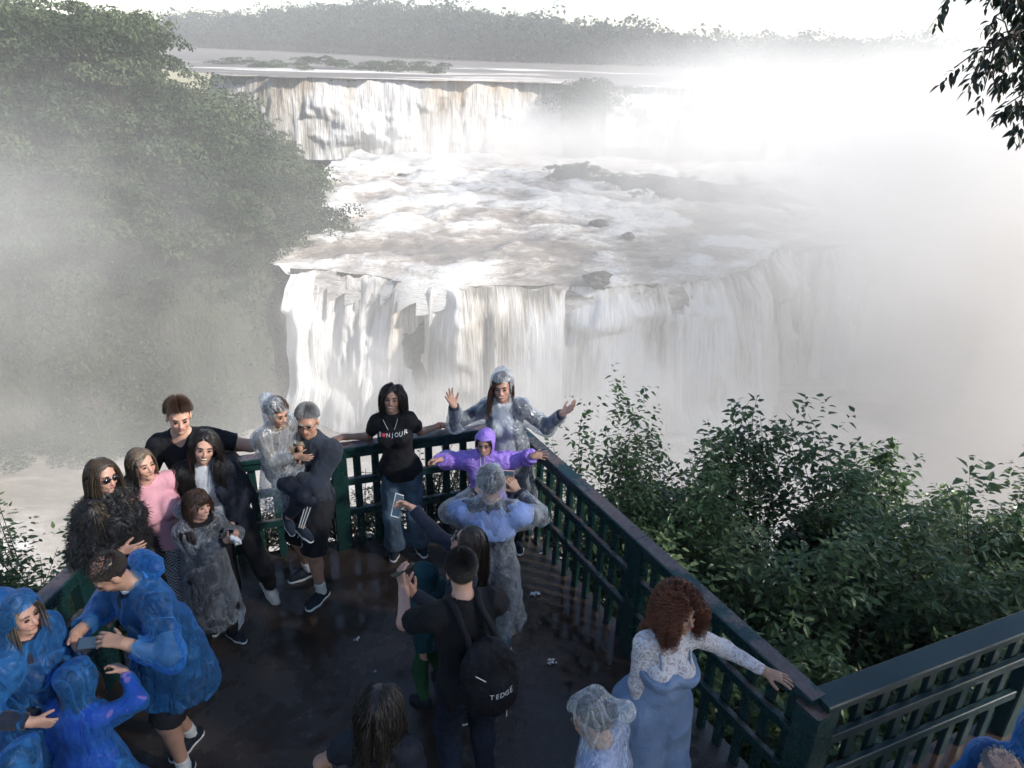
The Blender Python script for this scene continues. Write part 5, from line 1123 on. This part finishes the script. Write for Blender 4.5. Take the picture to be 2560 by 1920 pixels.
# man with backpack
p = Person((-.20, 3.17), 1.71, -158, 'man with short black hair and a black backpack seen from behind holding up his phone', 'skin_l', 0, 1.08, head=(-10, 12, 0), neck=(.02, .05), wide=1.05, armL=dict(t=aty(872, 1268, 3.52), pole=(.7, -.3, -.9), fd=(-.25, .25, .95), pn=(.6, .7, -.1), curl=45), armR=dict(t=aty(935, 1330, 3.62), pole=(-.8, -.3, -.8)), smile=0, vox=.0055)
tee = p.shirt('black_cotton', .72, .018, hem=-.08, neckr=.064, name='tee', wr=.008); p.pants('dark_denim', loose=1.08, wr=.010); p.shoes(); p.hair('hair_black', .022, 2600, 15, grav=.08, r=.0026, offs=(.003, .012))
mb = MB(); mb.tube([p.nk+p.sp*.012+(p.L2*math.cos(a)*.068+p.F2*math.sin(a)*.068) for a in np.linspace(0, 6.283, 20)], .0022, 5); mb.build('necklace', m_simple('gold', (.55, .36, .1), .3, 1.), p.o)
phone(p.arm[1]['palm']+A3([0, 0, .035]), (.45, -.25, -.85), (.75, .5, .1), 'dark phone gripped by the man with the black backpack')
bc = p.nk-p.sp*.33-p.F2*.215+p.L2*-.05; RB = np.stack([p.L2, p.F2, p.sp]); B_ = -p.F2
bp = mesh_field('backpack', [(*f_ell(bc, (.155, .085, .235), RB), .0), (*f_ell(bc-p.sp*.10+p.F2*-.02, (.150, .10, .15), RB), .04), (*f_ell(bc+B_*.065-p.sp*.09, (.115, .05, .12), RB), .015), (*f_ell(bc-p.sp*.17, (.14, .09, .09), RB), .04)], .007, M['backpack'], None, .03, .007, 9.)
tag(bp, 'black backpack worn by the man with short black hair', 'backpack')
lettering('lettering', 'TEDGE', .040, bp, bc+p.L2*-.03-p.sp*.075, -p.L2, nrm(p.sp-p.L2*.15), B_, adv=.72)
for sd in (1, -1):
    mb = MB(); a = [bc+p.sp*.16+p.L2*sd*.08, p.sh[sd]*.35+p.nk*.65-p.F2*.085+p.sp*.045, p.sh[sd]*.45+p.nk*.55+p.sp*.075, p.sh[sd]*.5+p.nk*.5+p.F2*.10-p.sp*.02, p.pel+p.sp*.22+p.L2*sd*.15+p.F2*.09, bc-p.sp*.20+p.L2*sd*.12]
    tt = np.linspace(0, 1, 24); s_ = np.linspace(0, 1, 6); Q = np.stack([np.interp(tt, s_, A3(a)[:, k]) for k in range(3)], -1)
    mb.tube(Q, .021, 6); mb.build('strap', M['backpack'], bp, True)
mb = MB(); mb.tube([bc+B_*.10+p.L2*.10+p.sp*.09, bc+B_*.11+p.L2*.05+p.sp*.045], .0028, 4); mb.build('zip_pull', M['ink'], bp)
mb = MB(); mb.tube([bc+B_*.10-p.L2*.06-p.sp*.17, bc+B_*.09-p.L2*.06-p.sp*.25], .0025, 4); mb.build('reflector', M['ink'], bp)
mb = MB(); mb.tube([bc+p.sp*.22+p.L2*.03, bc+p.sp*.27+B_*.03, bc+p.sp*.22-p.L2*.03+B_*.02], .009, 6); mb.build('handle', M['backpack'], bp)
# balding man in the blue poncho
p = Person((-2.02, 3.36), 1.75, -38, 'balding man in a blue plastic poncho looking down at his phone', 'skin_m', 0, 1.12, head=(-10, 36, 8), neck=(.03, .11), wide=1.05, armL=dict(t=aty(262, 1388, 2.95), pole=(.9, -.4, -.7), fd=(-.95, .1, .1), pn=(0, .3, -.9), curl=28), armR=dict(t=aty(160, 1372, 3.10), pole=(-.7, -.5, -.7), fd=(.5, -.5, -.2), pn=(.3, .3, .8), curl=35), legL=dict(f=(.11, .10), yaw=30), legR=dict(f=(-.08, -.06), yaw=15), smile=0, vox=.0055)
tee = p.shirt('dark_denim', .55, .010, neckr=.060, name='tee', loose=1.0, wr=.003); p.part('collar', [(*with_cuts(f_cap(p.nk-p.sp*.005, p.nk+p.sp*.025+p.F2*.01, .076, .068), [(p.nk+p.sp*.028, p.sp)]), .01)], 'white_cotton', .006, .001); p.pants('black_shorts', .95, .03, loose=1.15, name='shorts', wr=.008)
p.shoes('dark_shoe', 'white', .07); p.hair('hair_dark', .020, 2400, 16, grav=.1, r=.0022, bald=True, offs=(.002, .009), thick=.004)
po = p.poncho('film_blue', -.30, .30, hoodup=False, sleeves=1.80, seed=11, wr=.024, hood=True)
ph = phone(aty(202, 1388, 2.98), (.1, -.25, .96), (.95, .2, .1), 'dark phone in the hands of the balding man in blue')
cc = p.nk-p.sp*.20+p.L2*.085; th = np.linspace(0, 6.283, 15)[:-1]
M['teal_print'] = m_simple('pale_teal_print', (.25, .55, .60), .7); F_ = []; V_ = []
for k_, rr in enumerate((.034, .029)):
    V_ += [(rr*.85*math.cos(a), rr*math.sin(a)) for a in th]
F_ = [[i, (i+1) % 14, 14+(i+1) % 14, 14+i] for i in range(14)]
n0 = len(V_); V_ += [(-.016, -.004), (.016, -.004), (.016, .002), (-.016, .002)]; F_.append([n0, n0+1, n0+2, n0+3]); n0 = len(V_); V_ += [(-.003, -.026), (.003, -.026), (.003, .026), (-.003, .026)]; F_.append([n0, n0+1, n0+2, n0+3])
poly_mesh('crest', project(V_, po, cc, p.L2, p.sp, p.F2, .004), F_, M['teal_print'], p.o)
for sd in (1, -1):
    l = p.leg[sd]; sv = np.cross(l['fd'], l['fu']); fl = l['An']-l['fu']*.085
    for j in range(3):
        mb = MB(); c0 = fl+l['fd']*(.03+.028*j); mb.tube([c0+sv*.047+l['fu']*.022, c0+sv*.045+l['fu']*.045-l['fd']*.008, c0+sv*.030+l['fu']*.072-l['fd']*.018], .0045, 4); mb.build('stripe', M['white'], p.o)
# hooded child in front of him
p = Person((-2.23, 2.78), 1.22, 170, 'child in a blue hooded poncho over a purple pullover raising one arm', 'skin_l', True, 1.05, head=(0, 16, 0), wide=1.1, armR=dict(t=aty(268, 1448, 2.95), pole=(-1, -.2, -.3), fd=(-.9, .3, .3), curl=45), smile=0, bust=.2)
p.shirt('purple_knit', 1.9, .014, name='pullover', loose=1.12, wr=.006); p.pants('dark_denim'); p.shoes(); p.hair('hair_dark', .2, 900, 17, offs=(.001, .006), extra=0); p.poncho('film_blue', -.6, .34, sleeves=1.85, seed=12, fit=1.1, wr=.022)
# far left woman in the blue hood
p = Person((-2.52, 2.92), 1.63, 84, 'woman in profile under a big blue plastic hood at the left edge', 'skin_l', True, 1.05, head=(-6, 0, 0), armR=dict(t=aty(70, 1560, 2.7)), smile=0, brow='hair_blond')
p.shirt('navy_knit', 1.9, .014); p.pants('dark_denim'); p.shoes(); p.hair('hair_blond', .28, 900, 18, offs=(.001, .006), extra=0); p.poncho('film_blue', -.5, .34, sleeves=1.85, seed=13, wr=.022, hoodback=.06, open_=.045)
# corner child
c_ = atz(34, 1640, 1.18)
p = Person((c_[0], c_[1]-.02), 1.17, 175, 'child\'s blue hood just showing in the bottom left corner', 'skin_l', head=(0, 10, 0), smile=0, vox=.007)
p.shirt('purple_knit', 1.9, .014); p.pants('dark_denim'); p.shoes(); p.hair('hair_dark', .03, 500, 19); p.poncho('film_blue', -.5, .28, seed=14)
# dark haired woman at the bottom
p = Person((-.58, 2.40), 1.53, 176, 'woman with long dark hair seen from behind at the bottom edge', 'skin_m', True, 1.05, head=(0, 10, 0), neck=(.0, .04), armL=dict(t=aty(700, 1650, 2.62), pole=(.9, -.6, -.2)), smile=0)
p.shirt('navy_jacket', .45, .018, hem=-.05, neckr=.10, name='top', loose=1.15); p.pants('dark_denim'); p.shoes(); p.hair('hair_black', .36, 3000, 20, curl=.6, curlr=.010, back=.3, extra=.0, offs=(.002, .016), r=.002)
# man in clear hood at the bottom
p = Person((.49, 2.34), 1.64, -108, 'man with glasses in profile inside a loose clear hood at the bottom edge', 'skin_m', 0, 1.08, head=(0, 12, 0), neck=(0, .05), smile=0, vox=.0055)
p.shirt('light_blue', .6, .016); p.pants('dark_denim'); p.shoes(); p.hair('hair_black', .02, 1500, 21, grav=.15, offs=(.002, .01)); p.glasses('lens', dark=False); p.poncho('film_milky', -.45, .30, seed=15, hoodback=.12, open_=.07, wr=.022)
# curly haired woman
p = Person((.84, 3.08), 1.66, 24, 'woman with auburn curls in white lace top and pale blue jumpsuit by the rail', 'skin_m', True, 1.1, head=(10, -2, 4), neck=(.03, .04), twist=6, armL=dict(t=atz(1652, 1450, 1.135), pole=(.4, -.7, -.5), fd=(.93, -.35, -.12), pn=(0, 0, -1), curl=10, spread=1.), armR=dict(t=aty(1382, 1575, 2.98), pole=(-.7, -.7, 0), curl=40), smile=1, vox=.0052, bust=1.0, brow='hair_dark')
p.shirt('lace', 1.97, .008, neckr=.056, name='lace_top', loose=1.02, wr=.003, vox=.007, hem=.24)
ct = [(p.nk-p.sp*.20*p.S, p.sp)]
P_ = [(*with_cuts(q_[:3], ct), q_[3]) for q_ in p.prims_torso(.032, neck=False)]+p.prims_leg(1, .03, 1.9, 1.45, .05)+p.prims_leg(-1, .03, 1.9, 1.45, .05)
js = p.part('jumpsuit', P_, 'pale_blue', .0075, .014, 5., k=.06)
for sd in (1, -1):
    mb = MB(); Q = [(p.nk-p.sp*(.215-.2*t_)+p.L2*sd*(.085+.005*t_)+p.F2*(.128*math.cos((t_-.1)*1.5))) for t_ in np.linspace(0, 1, 8)]; mb.tube(Q, .006, 5); mb.build('strap', M['pale_blue'], js)
p.shoes('white'); p.hair('hair_red', .27, 2300, 22, part=-.1, curl=1.35, curlr=.016, seg=30, r=.0022, face=-.02, offs=(.004, .036), grav=.6, extra=.015, wob=.2, thick=.015)
# people at the far right bottom
c_ = atz(2200, 1552, 1.55)
p = Person((c_[0]+.10, c_[1]-.05), 1.52, 150, 'person in a red cap under a blue plastic hood at the right edge', 'skin_l', head=(0, 12, 0), smile=0, vox=.007)
p.shirt('navy_knit', 1.9, .014); p.pants('dark_denim'); p.shoes(); M['cap'] = m_simple('red_cap', (.45, .02, .03), .8); p.part('cap', [(*with_cuts(f_ell(p.cran[0], p.cran[1]+.012, p.HR), [(p.hw(0, 0, .03), -p.HR[2])]), 0)], 'cap'); p.poncho('film_blue', -.5, .28, seed=16)
c_ = atz(2160, 1636, 1.60)
p = Person((c_[0], c_[1]-.08), 1.60, 170, 'top of a bald head at the bottom right corner', 'skin_l', head=(0, 10, 0), smile=0, vox=.007)
p.shirt('slate_sweat', 1.9, .016); p.pants('dark_denim'); p.shoes(); p.hair('hair_grey', .01, 500, 23, bald=True, cap=False)
# litter on the wet deck
LT = [((770, 1380), .022, 'small white scrap of paper lying alone in mid deck'), ((1190, 1428), .03, 'white paper scrap on the deck left of the clear hooded man'), ((1155, 1278), .045, 'pale crushed flower on the deck beside the poncho hem'),
      ((1152, 1166), .05, 'heap of pale dead leaves at the foot of the right rail'), ((795, 1158), .05, 'crumpled clear wrapper by the foot of the front rail'), ((1170, 1195), .02, 'tiny pale scrap below the dead leaves'), ((810, 1450), .014, 'tiny white speck on the deck near the dark haired woman')]
for k, ((x, y), r_, lb) in enumerate(LT):
    c_ = atz(x, y, .012); g = np.random.default_rng(60+k); V, F = leaf_quads(np.zeros((7, 3))+g.normal(size=(7, 3))*[r_*.5, r_*.5, .003], r_*1.1, seed=k, droop=0, aspect=1.3)
    V[:, 2] = np.abs(V[:, 2])*.5; o = mk('litter', V, F, M['sock'] if k != 3 else M['hair_blond'], cols=np.full((len(V), 3), .8)); o.location = c_; tag(o, lb, 'litter')
MC = (1., .975, .94)
vol('mist', (160, 146, -32), (130, 110, 70), .12, 36, 'thick white spray cloud rising at the right', 1.0, .26, .58, 1, col=MC)
vol('mist', (50, 110, -80), (200, 60, 42), .028, 26, 'spray drifting over the foot of the near falls', .9, .25, .6, 2, col=MC)
vol('mist', (15, 312, -36), (105, 32, 22), .05, 22, 'white spray boiling under the upper falls', .9, .2, .6, 3, col=MC)
vol('mist', (-125, 142, -46), (130, 55, 60), .014, 32, 'thin grey mist hanging before the bluff', .9, .3, .7, 4, col=MC)
vol('mist', (85, 240, -22), (105, 76, 40), .034, 30, 'drifting spray veiling the rock islands', .9, .25, .6, 5, col=MC)
vol('mist', (20, 105, -30), (110, 70, 54), .0062, 40, 'faint spray in front of the near falls', .9, .3, .7, 6, col=MC)

for k, (x, y, z, r_) in enumerate([(-44, 152, -58, 8), (-38, 149, -68, 10), (-28, 146, -60, 8), (-16, 142, -68, 11), (2, 143, -66, 10), (18, 144, -70, 12), (34, 148, -66, 11), (-48, 156, -52, 6)]):
    vol('spray', (x, y, z), (r_, r_*.7, r_*1.25), (.10), 7, 'billow of white spray bursting from the near falls curtain', 1.0, .3, .6, 20+k, col=MC)
